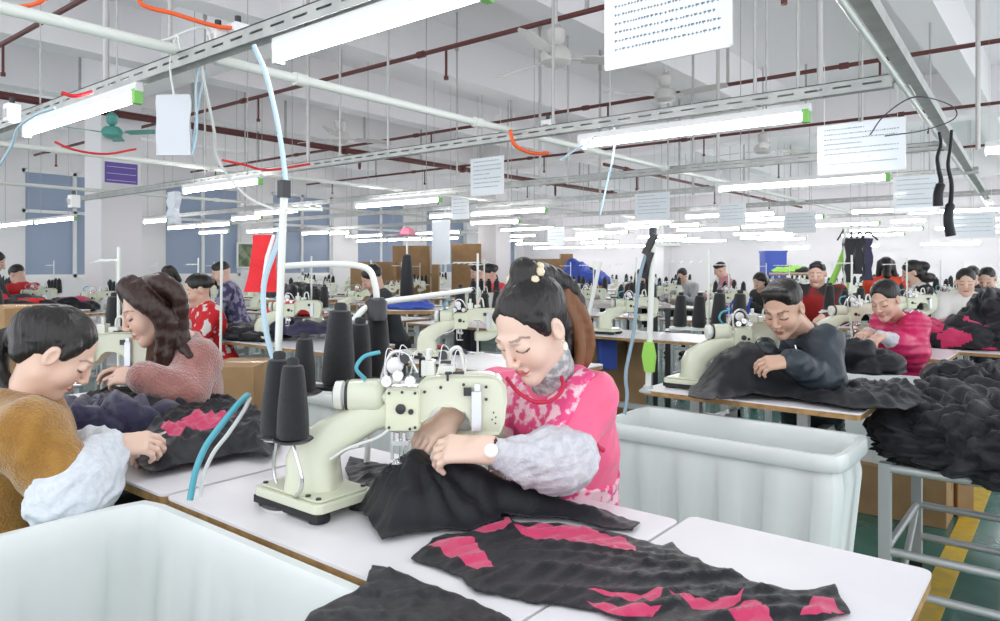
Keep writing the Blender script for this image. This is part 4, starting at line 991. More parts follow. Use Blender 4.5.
for q, r_, lb in ((P(404, 306, 5.6), (.30, .18), 'packing table under the blue plastic sheet'), (Vector((onfloor(733, 8.4).x, onfloor(733, 8.4).y, .80)), (.3, .3), 'packing table under the blue crate left of the head of the man')):
    tb = dup(table0, (q.x, q.y, 0), YAW, lb); tb.scale = (r_[0]*2/1.2, r_[1]*2/.6, (q.z-.02 if q.z > .9 else .8)/.80)
bpy.data.objects['blue_bag.002'].location.z = P(404, 306, 5.6).z-.02
# long inspection table
a, b_ = P(598, 302, 6.6), P(640, 304, 6.4); t = thing('inspection_table', 'long grey inspection table behind the woman in pink, right side', 'table', ((a.x+b_.x)/2, (a.y+b_.y)/2, 0), YAW)
z = 1.02; MB().box((-.36, -.2, z-.04), (.42, .35, z)).build('worktop', mat('grey_laminate', (.5, .47, .45), .5), t)
for s in (-.34, .4):
    for q in (-.18, .33): MB().box((s-.02, q-.02, 0), (s+.02, q+.02, z-.04)).build('leg', DARKM, t)
# garment stand at the right
GX0, GX1, GY0, GY1 = -.57, .40, 3.02, 3.70
t = thing('garment_stand', 'square tube metal stand at the right under the dark garment heap', 'stand', ((GX0+GX1)/2, (GY0+GY1)/2, 0)); hx, hy = (GX1-GX0)/2, (GY1-GY0)/2
for s in (-1, 1):
    for q in (-1, 1): MB().box((s*hx-.02, q*hy-.02, 0.03), (s*hx+.02, q*hy+.02, .60)).build('leg', STEEL, t); MB().box((s*hx-.024, q*hy-.024, 0), (s*hx+.024, q*hy+.024, .04)).build('foot_cap', RUB, t)
for z in (.13, .27, .58):
    for q in (-1, 1): MB().cyl((-hx, q*hy, z), (hx, q*hy, z), .016, n=10).build('rail', STEEL, t)
    if z != .13: 
        for s in (-1, 1): MB().cyl((s*hx, -hy, z), (s*hx, hy, z), .014, n=10).build('cross_rail', STEEL, t)
MB().tube([(-hx, hy, .27), (-hx-.02, hy-.22, .02)], .014, 10).build('brace', STEEL, t)
MB().box((-hx+.02, -hy+.02, .575), (hx-.02, hy-.02, .583)).build('shelf', STEEL, t)
# ================================================================= GARMENTS
def g(px, py, z=.802): q = G(px, py, z); return (q.x, q.y)
OUT1 = [(411, 561), (425, 548), (433, 541), (446, 536), (465, 535), (495, 524), (508, 516), (515, 525), (558, 525), (597, 532), (622, 537), (662, 548), (672, 544), (684, 556), (698, 562), (710, 568), (731, 572), (750, 583), (792, 594), (815, 592), (835, 588), (841, 600), (850, 615), (820, 624), (770, 640), (700, 642), (640, 632), (600, 614), (560, 606), (536, 605), (505, 598), (475, 594), (462, 580), (438, 570)]
PAN = [[(426, 549), (438, 543), (472, 541), (480, 553), (495, 571), (479, 574), (452, 562), (440, 554)], [(463, 533), (480, 529), (502, 524), (508, 518), (512, 526), (500, 536)], [(514, 528), (530, 530), (545, 527), (558, 529), (568, 526), (590, 532), (600, 537), (625, 541), (636, 552), (634, 558), (600, 552), (570, 546), (545, 544), (520, 538)],
       [(588, 594), (610, 596), (640, 598), (664, 591), (660, 600), (650, 606), (620, 602)], [(586, 604), (610, 608), (650, 614), (661, 612), (652, 620), (625, 622), (600, 613)], [(668, 594), (690, 602), (712, 606), (728, 603), (744, 594), (740, 604), (722, 614), (692, 612)], [(744, 604), (756, 604), (766, 612), (774, 628), (740, 628), (728, 618)], [(813, 601), (834, 603), (838, 612), (845, 617), (815, 620), (800, 620)]]
gm1 = cloth('garment', [g(*p) for p in OUT1], .80, None, (BLK, FUCH), [[g(*p) for p in q] for q in PAN], res=.0075, amp=.010, fr=95, seed=5, edge=.02, jag=.0015)
tag(gm1, 'black garment with fuchsia panels laid over the two tables at the bottom right', 'garment')
# draped garment under the presser foot
pk = P(415, 456, 1.56); rd = [P(440, 462, 1.56), P(478, 478, 1.56), P(520, 496, 1.55), P(575, 520, 1.52)]
def H2(x, y):
    d = math.hypot(x-pk.x, y-pk.y); h = .125*math.exp(-(d/.11)**1.6)
    for k in range(len(rd)-1):
        a, b_ = rd[k], rd[k+1]; dx, dy = b_.x-a.x, b_.y-a.y; t_ = max(0, min(1, ((x-a.x)*dx+(y-a.y)*dy)/(dx*dx+dy*dy))); q = math.hypot(x-a.x-t_*dx, y-a.y-t_*dy); hz = (.118, .085, .055, .02)[k]*(1-t_)+(.118, .085, .055, .02)[k+1]*t_
        h = max(h, hz*math.exp(-(q/.07)**2))
    an = math.atan2(y-pk.y, x-pk.x); return h+.014*math.sin(an*11+2*math.sin(an*3))*min(1, d/.12)*math.exp(-(d/.22)**2)
OUT2 = [(337, 492), (352, 488), (345, 470), (350, 458), (368, 462), (395, 468), (430, 470), (480, 478), (530, 492), (585, 508), (640, 525), (632, 533), (604, 530), (565, 522), (525, 522), (503, 520), (492, 527), (470, 534), (440, 533), (410, 538), (382, 543), (374, 532), (362, 518), (352, 505)]
gm2 = cloth('garment', [g(*p) for p in OUT2], .80, H2, (BLK,), res=.007, amp=.010, fr=80, seed=9, edge=.05, jag=.001)
tag(gm2, 'black garment gathered up into the hands of the woman in pink', 'garment')
OUT3 = [(372, 568), (384, 570), (400, 576), (425, 587), (455, 598), (480, 608), (510, 622), (520, 640), (480, 670), (400, 690), (330, 680), (296, 640), (310, 617), (330, 606), (352, 597), (366, 586)]
gm3 = cloth('garment', [g(*p) for p in OUT3], .802, None, (BLK,), res=.008, amp=.010, fr=90, seed=12, edge=.02, jag=.0015)
tag(gm3, 'black garment at the bottom centre lying over the table edge', 'garment')
OUT4 = [(137, 470), (150, 477), (195, 468), (240, 458), (268, 462), (285, 440), (262, 415), (225, 408), (190, 405), (168, 412), (150, 430), (128, 450)]
gm4 = cloth('garment', [g(p[0], p[1]+2) for p in OUT4], .80, lambda x, y: .055, (BLK, FUCH), [[g(158, 452), g(200, 434), g(236, 436), g(226, 446), g(178, 462)]], res=.009, amp=.022, fr=60, seed=21, edge=.07)
tag(gm4, 'black garment heap on the table in front of the mustard sweater', 'garment')
OUT5 = [(70, 432), (100, 436), (140, 432), (180, 424), (200, 412), (190, 402), (140, 402), (90, 408), (62, 416)]
gm5 = cloth('garment', [g(p[0], p[1]+4) for p in OUT5], .805, lambda x, y: .07, (BLK,), res=.010, amp=.025, fr=60, seed=22, edge=.08)
tag(gm5, 'black garment heap between the two women on the left', 'garment')
o = heap('garment', P(100, 392, 2.32), (.24, .12, .09), [NAVY], 3, .025, 10); o.rotation_euler.z = YAW+.2; o.location.z = .805; tag(o, 'dark purple garment held by the woman in the rose sweater', 'garment')
# man's cloth
OUT7 = [(688, 402), (712, 404), (750, 400), (790, 402), (850, 412), (905, 414), (935, 402), (915, 390), (850, 390), (800, 385), (740, 378), (705, 380), (690, 390)]
pk2 = P(745, 358, 3.05)
gm7 = cloth('garment', [g(*p) for p in OUT7[:7]]+[g(*p) for p in OUT7[7:]], .80, lambda x, y: .04+.16*math.exp(-((x-pk2.x)**2+(y-pk2.y)**2)/.02), (BLK,), res=.014, amp=.025, fr=60, seed=31, edge=.1)
tag(gm7, 'black garment draped from the machine of the man across his table', 'garment')
o = heap('garment_heap', ((GX0+GX1)/2-.02, (GY0+GY1)/2, .52), (.54, .42, .20), [BLKB], 2, .045, 17, res=90, skirt=.35); tag(o, 'big crumpled heap of washed black garments on the metal stand', 'garment heap')
q = P(992, 396, 3.55); o = heap('garment_heap', (q.x, q.y, .70), (.30, .26, .10), [BLK], 5, .04, 14, res=70); tag(o, 'upper black garment heap at the right edge lying on top of the washed heap', 'garment heap')
o = heap('garment_heap', (-.98, 5.35, .80), (.32, .22, .17), [BLKB, FUCH], 4, .035, 11, res=60, panels=3); o.location = P(952, 345, 4.95)-Vector((0, 0, .02)); tag(o, 'pink and black garment heap right of the woman in magenta', 'garment heap')
o = heap('garment_heap', P(1003, 345, 4.9), (.26, .30, .30), [BLK], 9, .04, 11, res=60); tag(o, 'black garment heap at the right edge beside the pink and black heap', 'garment heap')
o = heap('garment_heap', P(880, 358, 4.5), (.16, .14, .1), [BLK], 12, .03, 10, res=50); 
o.location = G(850, 372, .802); o.scale = (1.3, 1.0, 1.3); tag(o, 'black garment under the hands of the woman in magenta', 'garment heap')
o = heap('garment_heap', G(240, 338, .802), (.42, .2, .07), [BLK], 14, .03, 10, res=50); o.rotation_euler.z = .2; tag(o, 'flat black garment pile in front of the red patterned worker', 'garment heap')
for k, (px, py, D, r, m_, lb) in enumerate(((300, 322, 5.4, (.25, .2, .09), [NAVY], 'navy garment bundle on the rack right of the tall near post'), (296, 305, 5.8, (.24, .18, .08), [REDF], 'red garment bundle above the navy one'), (298, 288, 6.2, (.26, .2, .09), [BLK], 'black garment bundle at the top of the left middle pile'), (12, 300, 6.4, (.5, .3, .10), [BLK, REDF], 'red and black garment pile at the left edge'),
       (70, 300, 7.2, (.3, .2, .12), [BLK, FUCH], 'black garment pile with a pink piece beside the pillar'), (452, 352, 4.5, (.12, .1, .10), [NAVY, REDF], 'navy and red garment behind the mint machine, left of the pink shoulder'), (850, 300, 8.0, (.5, .3, .22), [BLK, BLK], 'dark garment mound behind the woman in magenta'), (652, 285, 12.5, (.6, .4, .45), [mat('grey_cover_cloth', (.45, .42, .45), .8)], 'grey covered mound at the back beside the seated woman'),
       (860, 340, 8.2, (.3, .2, .2), [WPL], 'pale garment bundle right of the black one'), (556, 300, 9.0, (.55, .3, .22), [mat('white_bundle_cloth', (.7, .7, .72), .8)], 'white wrapped bundles right of the ponytail'), (795, 268, 12.0, (.34, .2, .08), [NEON, BLKB], 'neon green cloth pile behind the man'), (925, 290, 8.4, (.4, .3, .2), [BLK, WPL], 'black and white garment pile at the back right'))):
    o = heap('garment_heap', P(px, py, D)-Vector((0, 0, r[2])), r, m_, k+30, .03, 10, res=30, panels=2 if len(m_) > 1 else None); tag(o, lb, 'garment heap')
    bz = o.location.z
    if bz > .84 or k in (11, 8): tb = dup(table0, (o.location.x, o.location.y, 0), YAW if k % 2 else 0, 'packing table under the '+' '.join(lb.split()[:9])); tb.scale = (r[0]*2.1/1.2, r[1]*2.1/.6, bz/.80)
o = MB().tube(catmull([P(845, 250, 7.2), P(838, 268, 7.1), P(829, 290, 7.0), P(832, 302, 7.0), P(842, 300, 7.0), P(848, 275, 7.1), P(850, 262, 7.1)], 6), .028, 8).build('hanging_strip', NEON); tag(o, 'looped neon green strip hanging left of the hanger rack', 'strip')
# hanger rack
pb = onfloor(845, 6.9); t = thing('hanger_rack', 'white hanger rack with black hangers above the woman in magenta', 'rack', pb)
zt = 1.33+40*6.9/F; MB().cyl((0, 0, 0), (0, 0, zt), .014).lathe([(0, 0), (.15, 0), (.15, .02), (0, .03)]).build('pole', WPAINT, t); MB().cyl(W(-.05, 0, zt), W(.25, 0, zt), .01).build('top_bar', WPAINT, t)
for k in range(4):
    m = MB(); x = -.02+.08*k; q = W(x, 0, zt); v = W(math.cos(.9+.2*k), math.sin(.9+.2*k), 0); m.tube([q+v*-.2+Vector((0, 0, -.12)), q+Vector((0, 0, -.03)), q+v*.2+Vector((0, 0, -.12))], .008, 6); m.tube([q+Vector((0, 0, -.03)), q+Vector((0, 0, .03))], .005, 6)
    o = m.build('clothes_hanger', RUB); o.location = pb; tag(o, 'black clothes hanger on the white hanger rack', 'hanger', 'black hangers on the white rack')
for k, (x, h, m_) in enumerate(((.03, .42, BLK), (.12, .34, BLK), (.21, .40, NAVY))):
    m = MB(); R_ = []
    for i in range(8):
        z = zt-.1-h*i/7; w = .035+.01*math.sin(i*1.7+k); R_.append([tuple(W(x-w, -.03, z)), tuple(W(x+w, -.035, z)), tuple(W(x+w, .03, z)), tuple(W(x-w, .03, z))])
    o = m.loft(R_).build('hanging_garment', m_); o.location = pb; tag(o, ('first black', 'second black', 'navy blue')[k]+' garment hanging from the white hanger rack', 'garment')
# far coat on a stand with pink hat
pb = onfloor(407, 8.6); t = thing('coat_stand', 'thin stand with a dark coat and a pink hat left of the cartons', 'coat stand', pb); MB().cyl((0, 0, 0), (0, 0, 1.75), .012).lathe([(0, 0), (.14, 0), (.14, .02), (0, .03)]).build('pole', WPAINT, t)
MB().lathe([(.0, 1.50), (.05, 1.48), (.075, 1.3), (.09, .95), (.0, .93)], n=12).build('dark_coat', BLK, t); MB().lathe([(.16, 1.72), (.09, 1.74), (.07, 1.8), (.0, 1.82)], n=16).build('pink_hat', mat('pink_felt', (.75, .25, .35), .8), t)
o = MB().lathe([(0, .24), (.003, .24), (.003, 0), (.10, -.015), (.13, -.05), (.128, -.055), (0, -.01)], n=20).build('task_lamp_shade', WPL); o.location = (0, 0, -5)
bpy.data.objects.remove(o)
# ================================================================= PEOPLE
STOOL = None
def stool(hip, lb):
    t = thing('stool', lb, 'stool', (hip.x, hip.y, 0)); h = max(.3, hip.z-.13)
    MB().lathe([(0, h-.03), (.15, h-.03), (.16, h-.015), (.155, h), (0, h)], n=24).build('seat', WOODS, t)
    for k in range(4):
        a = PI/4+k*PI/2; MB().cyl((.13*math.cos(a), .13*math.sin(a), h-.03), (.17*math.cos(a), .17*math.sin(a), 0), .012, n=8).build('leg', WOODS, t)
    MB().tube([(.15*math.cos(PI/4+k*PI/2), .15*math.sin(PI/4+k*PI/2), h*.4) for k in range(5)], .008, 6).build('stretcher', WOODS, t)
def C(X, D, z): return CD(X, D, z)
# --- woman in pink
PINK = mat('pink_jacket', (.88, .13, .27), .6, bump=.15, scale=180, sheen=.3)
APR = mat('pink_print_apron', (.80, .08, .25), .55, col2=(.92, .60, .68), cscale=38, ramp=(.47, .56), detail=3)
BIND = mat('crimson_binding', (.55, .02, .07), .5)
GREYS = mat('pale_grey_oversleeve', (.68, .68, .72), .7, bump=.3, scale=200, col2=(.58, .58, .64), cscale=60)
J = dict(S=.95, head=P(531, 328, 1.60), hf=C(-.62, -.60, -.58), hup=C(-.10, -.1, 1), neck=P(556, 384, 1.72), hip=P(566, 560, 1.86), f=C(-.60, -.80, 0),
         sL=P(586, 398, 1.66), sR=P(497, 396, 1.88), wL=P(487, 450, 1.50), wR=P(452, 416, 1.66), arm=.78, eL=P(566, 458, 1.57), eR=P(500, 440, 1.78),
         hdL=C(-1, .08, .02), pnL=C(-.15, .55, -.9), thL=C(-.2, .6, .35), hdR=C(-.55, -.45, -.35), pnR=C(-.1, .1, -1), thR=C(.6, -.6, .0), curlL=.85, curlR=.75, sleeve=.12)
hair = HAIR
def strands(L, pts_list, r0, r1, k=.012):
    out = []
    for pts in pts_list:
        q = catmull(pts, 3); n_ = len(q)-1
        for i in range(n_): out.append(cone(q[i], q[i+1], r0+(r1-r0)*i/n_, r0+(r1-r0)*(i+1)/n_, k))
    return out
R = rotm(J['hf'], J['hup'])
def Lh(x, y, z, H=J['head'], R=R): return H+R @ Vector((x, y, z))*.95
knot = Lh(0, -.055, .125)
tailp = [[knot+W(0, 0, 0), P(547, 274, 1.66), P(572, 290, 1.68), P(584, 330, 1.70), P(581, 368, 1.71)], [knot, P(556, 280, 1.67), P(578, 310, 1.70), P(576, 350, 1.70), P(570, 388, 1.70)], [knot, P(550, 286, 1.66), P(566, 320, 1.67), P(565, 355, 1.67), P(560, 384, 1.67)]]
ex = [ell(knot, (.032, .032, .03), None, .02)]
pw, I = person(J, label='woman in a pink jacket and printed apron sewing at the near mint machine', top=PINK, topname='jacket', hair='back', extra_hair=ex, oversleeve=None, skin=(.83, .60, .49), lip=(.66, .14, .16), topn=(.009, 40, 2), hv=.0026, cv=.006, puff=.002, S=.95)
q = J['eL']; w_ = J['wL']; b0 = I['base']
part_sdf('oversleeve', [cone(P(568, 458, 1.565), P(554, 460, 1.555), .070, .073, .02), cone(P(554, 460, 1.555), P(528, 460, 1.53), .070, .052, .02), cone(P(530, 462, 1.53), P(494, 452, 1.505), .050, .030, .02)], .0035, GREYS, pw, I, (.010, 60, 5))
part_sdf('oversleeve', [cone(J['eR'], J['eR']+(J['wR']-J['eR'])*.9, .055, .036, .02)], .005, GREYS, pw, I, (.010, 50, 4))
# apron: shell over the front of the body below a scooped neck
T = I['T']; fwn = np.array(tuple(I['fw'])); upn = np.array(tuple(I['up'])); trn = np.array(tuple(I['tr'])); hp_ = np.array(tuple(J['hip'])); tl = I['tl']
def apclip(X, Y, Z):
    x, y, z = X-hp_[0], Y-hp_[1], Z-hp_[2]; a = x*trn[0]+y*trn[1]+z*trn[2]; u = (x*upn[0]+y*upn[1]+z*upn[2])/tl; f = x*fwn[0]+y*fwn[1]+z*fwn[2]
    lim = np.clip(.122+np.maximum(0, .6-u)*.8, .0, .30)
    top = .985+.30*(np.abs(a)/.12)**2
    side = np.where(u < .55, -(f+.12), -(f-.005))
    return np.maximum(np.maximum(np.abs(a)-lim, (u-top)*tl), side)
fwv = I['fw']
part_sdf('apron', I['tpf'](.006), .0045, APR, pw, I, (.009, 40, 2), apclip)
# binding around the apron bib and halter strap, on the bust surface
def onbody(px, py, D): return P(px, py, D)-b0
MB().tube(catmull([onbody(560, 372, 1.62), onbody(563, 388, 1.585), onbody(552, 400, 1.57), onbody(536, 402, 1.575), onbody(518, 392, 1.59), onbody(507, 378, 1.63)], 6), .0045, 8).build('halter_strap', BIND, pw)
MB().tube(catmull([onbody(594, 436, 1.60), onbody(597, 446, 1.59), onbody(603, 450, 1.61)], 5), .006, 8).build('apron_tie', BIND, pw)
part_sdf('turtleneck', [cone(J['neck']-I['up']*.01, J['head']+R @ Vector((0, -.005, -.095)), .062, .054, .01)], .004, mat('grey_white_lace', (.62, .62, .62), .8, col2=(.30, .32, .33), cscale=60), pw, I, (.004, 60, 3))
part_sdf('collar', [cone(J['neck']+I['tr']*-.03+I['up']*.02-I['fw']*.0, P(578, 376, 1.66), .028, .022, .02), cone(P(578, 376, 1.66), P(560, 362, 1.74), .022, .02, .02)], .005, PINK, pw, I)
# earring, hair tie with pearls, watch
MB().lathe([(0, -.012), (.006, -.008), (.007, 0), (.004, .008), (0, .01)], Lh(-.083, .0, -.045)-b0, 12).lathe([(0, -.004), (.004, 0), (0, .004)], Lh(-.083, .0, -.03)-b0, 10).build('earring', mat('pearl', (.85, .8, .72), .2, coat=.6), pw)
m = MB(); vdir = (R @ Vector((0, -.3, 1))).normalized()
for k in range(9):
    a = 2*PI*k/9; pos = knot+(R @ Vector((math.cos(a)*.035, math.sin(a)*.035, -.014+.004*math.sin(a*2))))-b0; m.lathe([(0, -.011), (.008, -.008), (.011, 0), (.008, .008), (0, .011)], pos, 12)
m.build('pearl_hair_tie', mat('cream_beads', (.80, .68, .48), .3, coat=.4), pw)
m = MB(); wc = J['wL']+(J['eL']-J['wL']).normalized()*.008; ax = (J['wL']-J['eL']).normalized(); fc = C(.05, -1, .25).normalized()
m.lathe([(.026, -.005), (.029, -.005), (.029, .005), (.026, .005)], wc-b0, 24, axis=ax); wo = m.build('watch_strap', mat('dark_strap', (.06, .03, .03), .5), pw)
MB().lathe([(0, 0), (.0145, 0), (.0145, .005), (.012, .006), (0, .006)], wc-b0+fc*.031, 24, axis=fc).build('watch_face', mat('white_dial', (.8, .8, .78), .3, metal=.2), pw)
# tinted ponytail ends lie beside the shoulder
part_sdf('ponytail', strands(Lh, tailp, .024, .011, .010), .0035, HAIR, pw, I, (.003, 130, 3))
part_sdf('ponytail_ends', strands(Lh, [[P(566, 292, 1.67), P(584, 318, 1.68), P(590, 345, 1.69), P(584, 368, 1.69)], [P(562, 300, 1.66), P(577, 330, 1.67), P(580, 356, 1.67), P(574, 380, 1.67)]], .015, .008), .004, HAIRT, pw, I)
m = MB()
for k in range(10): m.lathe([(0, -.004), (.004, 0), (0, .004)], P(548+k*3.2, 392-1.2*abs(k-4), 1.66+.006*k)-b0, 8)
m.build('bead_necklace', RUB, pw)
# --- woman in mustard
MUS = mat('mustard_knit', (.40, .20, .032), .85, bump=.7, scale=150, sheen=.5, col2=(.33, .155, .022), cscale=25)
WSL = mat('white_checked_oversleeve', (.74, .78, .83), .7, bump=.3, scale=120, col2=(.66, .71, .78), cscale=70)
J = dict(head=P(59, 352, 1.84), hf=C(.74, .38, -.66), hup=C(.15, 0, 1), neck=P(26, 400, 1.85), hip=P(-12, 560, 1.84), f=C(.80, .6, 0),
         sR=P(30, 436, 1.66), sL=P(2, 420, 1.99), wR=P(112, 446, 1.80), wL=P(105, 440, 1.95), eR=P(72, 494, 1.64), eL=P(66, 470, 1.98), hdR=C(.9, .25, .05), pnR=C(-.1, .5, -.8), hdL=C(.9, -.2, -.1), pnL=C(0, -.2, -1), thR=C(.2, .3, .8), thL=C(.3, -.3, .6), curlR=.9, curlL=.7, sleeve=.08)
R = rotm(J['hf'], J['hup']); H_ = J['head']
def Lh(x, y, z, H=H_, R=R): return H+R @ Vector((x, y, z))
kn_ = P(14, 342, 1.88)
ex = [cone(Lh(0, -.09, .02), kn_, .045, .030, .03), ell(kn_, (.03, .03, .03), None, .02)]+strands(Lh, [[kn_, P(2, 340, 1.86), P(-8, 365, 1.88), P(2, 395, 1.88)], [kn_, P(0, 346, 1.84), P(0, 370, 1.82), P(10, 398, 1.80)]], .026, .015)
pm, I = person(J, label='woman in a mustard sweater and white oversleeves at the left edge', top=MUS, topname='sweater', hair='back', extra_hair=ex, skin=(.80, .56, .45), S=.93, topn=(.012, 15, 4), hv=.003, cv=.0065, puff=.012, neckline='collar')
for s_ in 'RL':
    e_, w_ = J['e'+s_], J['w'+s_]; part_sdf('oversleeve', [cone(e_+(e_-w_)*.1, e_+(w_-e_)*.15, .086, .090, .02), cone(e_+(w_-e_)*.15, e_+(w_-e_)*.7, .086, .062, .02), cone(e_+(w_-e_)*.7, e_+(w_-e_)*1.0, .054, .036, .015)], .0045, WSL, pm, I, (.014, 48, 6 if s_ == 'R' else 9))
b0 = I['base']; MB().lathe([(.020, -.005), (.031, -.003), (.031, .003), (.020, .005)], P(19, 345, 1.87)-b0, 16, axis=C(1, .1, .2)).build('red_hair_band', REDF, pm)
# snips held in the hand
t = thing('thread_snips', 'steel thread snips in the hand of the woman in mustard', 'scissors', P(140, 441, 1.86)); sn = lambda px, py, D: P(px, py, D)-t.location
m = MB().loft([[sn(136, 443, 1.86), sn(136, 445, 1.86), sn(136, 444, 1.87)], [sn(166, 432, 1.9), sn(166, 433, 1.9), sn(166, 432, 1.905)]]).loft([[sn(136, 440, 1.87), sn(136, 442, 1.87), sn(136, 441, 1.88)], [sn(166, 431, 1.9), sn(166, 432, 1.9), sn(166, 431, 1.905)]]); m.build('blade', CHROME, t)
# --- woman in rose
ROSE = mat('rose_mohair', (.36, .145, .125), .95, bump=.9, scale=130, sheen=.9, col2=(.44, .20, .175), cscale=18)
J = dict(head=P(150, 310, 2.60), hf=C(-.80, -.56, -.42), hup=C(-.15, 0, 1), neck=P(181, 344, 2.74), hip=P(196, 470, 2.86), f=C(-.85, -.5, 0),
         sL=P(196, 362, 2.62), sR=P(172, 354, 2.93), wL=P(143, 377, 2.46), wR=P(140, 372, 2.66), eL=P(186, 396, 2.52), eR=P(172, 396, 2.84), hdL=C(-.95, .05, .05), pnL=C(-.1, .6, -.8), hdR=C(-.9, -.15, .1), pnR=C(0, -.3, -1), thL=C(-.2, .2, .8), thR=C(0, -.2, .8), sleeve=.98, curlL=.7)
R = rotm(J['hf'], J['hup']); H_ = J['head']
def Lh(x, y, z, H=H_, R=R): return H+R @ Vector((x, y, z))
S_ = []
for k in range(9):
    a = -1.25+k*.31; x0 = math.sin(a)*.07
    S_.append([Lh(x0, -.045-.03*math.cos(a), .08), Lh(x0*1.35, -.085-.015*math.cos(a), .0), P(176+8*math.sin(k*1.9), 335, 2.66+.018*(k-4)), P(190+10*math.sin(k*2.3), 356+5*math.sin(k), 2.66+.03*(k-4))])
S_ += [[Lh(-.03, .04, .108), Lh(-.080, .028, .04), Lh(-.090, -.0, -.05), P(158, 366, 2.55)], [Lh(-.02, .02, .115), Lh(-.086, -.0, .03), Lh(-.094, -.03, -.07), P(166, 372, 2.55)], [Lh(.03, .04, .105), Lh(.078, .03, .02), Lh(.08, .01, -.07), Lh(.07, .0, -.14)]]
pr_, I = person(J, label='woman with long brown hair in a fuzzy rose sweater, second from the left', top=ROSE, topname='sweater', hair='back', hairm=HAIRB, extra_hair=strands(Lh, S_, .030, .014, .014), skin=(.74, .50, .40), topn=(.010, 16, 6), hv=.0036, cv=.009, puff=.014, neckline='collar')
# --- man in the dark jacket
DEN = mat('dark_blue_jacket', (.028, .038, .052), .42, bump=.2, scale=90, spec=.5)
J = dict(head=P(783, 308, 3.02), hf=C(-.62, -.62, -.50), hup=C(0, 0, 1), neck=P(801, 334, 3.14), hip=P(815, 446, 3.30), f=C(-.68, -.72, 0),
         sL=P(823, 343, 3.02), sR=P(780, 343, 3.30), wL=P(790, 361, 2.84), wR=P(762, 352, 3.08), eL=P(826, 380, 2.90), eR=P(785, 375, 3.2), hdL=C(-.95, .1, -.1), pnL=C(-.1, .5, -.8), hdR=C(-.6, -.3, -.2), sleeve=.92, thL=C(-.2, .3, .7))
mn, I = person(J, label='man in a dark blue jacket sewing at the table behind the large ribbed tub', male=True, top=DEN, topname='jacket', hair='short', skin=(.66, .42, .31), lip=(.45, .16, .14), topn=(.014, 36, 8), hv=.0036, cv=.009, puff=.010, neckline='collar')
b0 = I['base']; MB().tube(catmull([P(795, 345, 2.98)-b0, P(801, 368, 2.97)-b0, P(808, 392, 3.02)-b0], 5), .004, 6).build('zip', CHROME, mn)
# --- woman in magenta
MAG = mat('magenta_quilted_nylon', (.62, .012, .12), .32, spec=.5, coat=.2)
nt = MAG.node_tree; wv = nt.nodes.new('ShaderNodeTexWave'); wv.bands_direction = 'Z'; wv.inputs['Scale'].default_value = 5.5; wv.inputs['Distortion'].default_value = 1.5; bp_ = nt.nodes.new('ShaderNodeBump'); bp_.inputs['Distance'].default_value = .012; bp_.inputs['Strength'].default_value = .8
tc = nt.nodes.new('ShaderNodeTexCoord'); nt.links.new(tc.outputs['Object'], wv.inputs['Vector']); nt.links.new(wv.outputs['Fac'], bp_.inputs['Height']); nt.links.new(bp_.outputs['Normal'], nt.nodes['Principled BSDF'].inputs['Normal'])
J = dict(head=P(885, 300, 4.35), hf=C(-.72, -.5, -.38), hup=C(-.08, 0, 1), neck=P(898, 321, 4.5), hip=P(908, 392, 4.66), f=C(-.75, -.66, 0),
         sL=P(913, 326, 4.38), sR=P(886, 324, 4.64), wL=P(881, 336, 4.18), wR=P(868, 332, 4.45), eL=P(914, 350, 4.3), eR=P(885, 348, 4.56), sleeve=.5)
mg, I = person(J, label='woman in a magenta quilted jacket at the third line on the right', top=MAG, topname='jacket', hair='cap', skin=(.70, .44, .34), topn=(.010, 22, 8), hv=.0048, cv=.011, puff=.022, neckline='collar')
for s_ in 'LR':
    e_, w_ = J['e'+s_], J['w'+s_]; part_sdf('oversleeve', [cone(e_, e_+(w_-e_)*.2, .068, .07, .02), cone(e_+(w_-e_)*.2, w_, .068, .035, .02)], .008, GREYS, mg, I, (.012, 40, 6))
for nm_, o_ in (('pink jacket', pw), ('mustard sweater', pm), ('rose sweater', pr_), ('dark jacket', mn), ('magenta jacket', mg)):
    stool(Vector((o_.location.x, o_.location.y, {'pink jacket': .585, 'mustard sweater': .60, 'rose sweater': .54, 'dark jacket': .53, 'magenta jacket': .54}[nm_])), 'round wooden stool under the worker in the '+nm_)
# --- the others, generic seated pose
def fabric2(n, a, b_, sc, rp=(.45, .55)): return mat(n, a, .7, col2=b_, cscale=sc, ramp=rp, detail=2)
RPAT = fabric2('red_white_print', (.60, .012, .02), (.75, .72, .7), 14, (.56, .6)); BWP = fabric2('black_white_plaid', (.02, .02, .02), (.8, .8, .8), 12)
def someone(px, py, D, fdir, lb, top, male=False, hair='cap', hairm=None, lean=.3, pitch=.45, s=1, ex=None, tz=.86, stand=False, skin=(.70, .46, .36)):
    H = P(px, py, D); f = CD(*fdir, 0); J = seated(H, f, lean, pitch, male, tz=tz); R = rotm(J['hf'], Vector((0, 0, 1)))
    if stand: J['kL'] = J['hip']-Vector((0, 0, .4)); J['kR'] = J['kL']+J['f'].cross(Vector((0, 0, 1)))*.12
    def Lh(x, y, z): return H+R @ Vector((x, y, z))
    e_ = ex(Lh, H) if ex else ()
    return person(J, label=lb, top=top, topname='top', male=male, hair=hair, hairm=hairm, skin=skin, hv=.0062 if D < 7 else .009, bv=.03, cv=.014 if D < 7 else .02, topn=(.008, 18, int(abs(px))), extra_hair=e_, legs=True)
longh = lambda Lh, H: [cone(Lh(s*.06, -.03, .05), Lh(s*.085, -.02, -.12), .035, .03, .02) for s in (-1, 0, 1)]+[cone(Lh(0, -.08, .0), Lh(0, -.09, -.14), .05, .04, .03)]
bun = lambda Lh, H: [ell(Lh(0, -.1, .03), (.04, .04, .04), None, .02)]
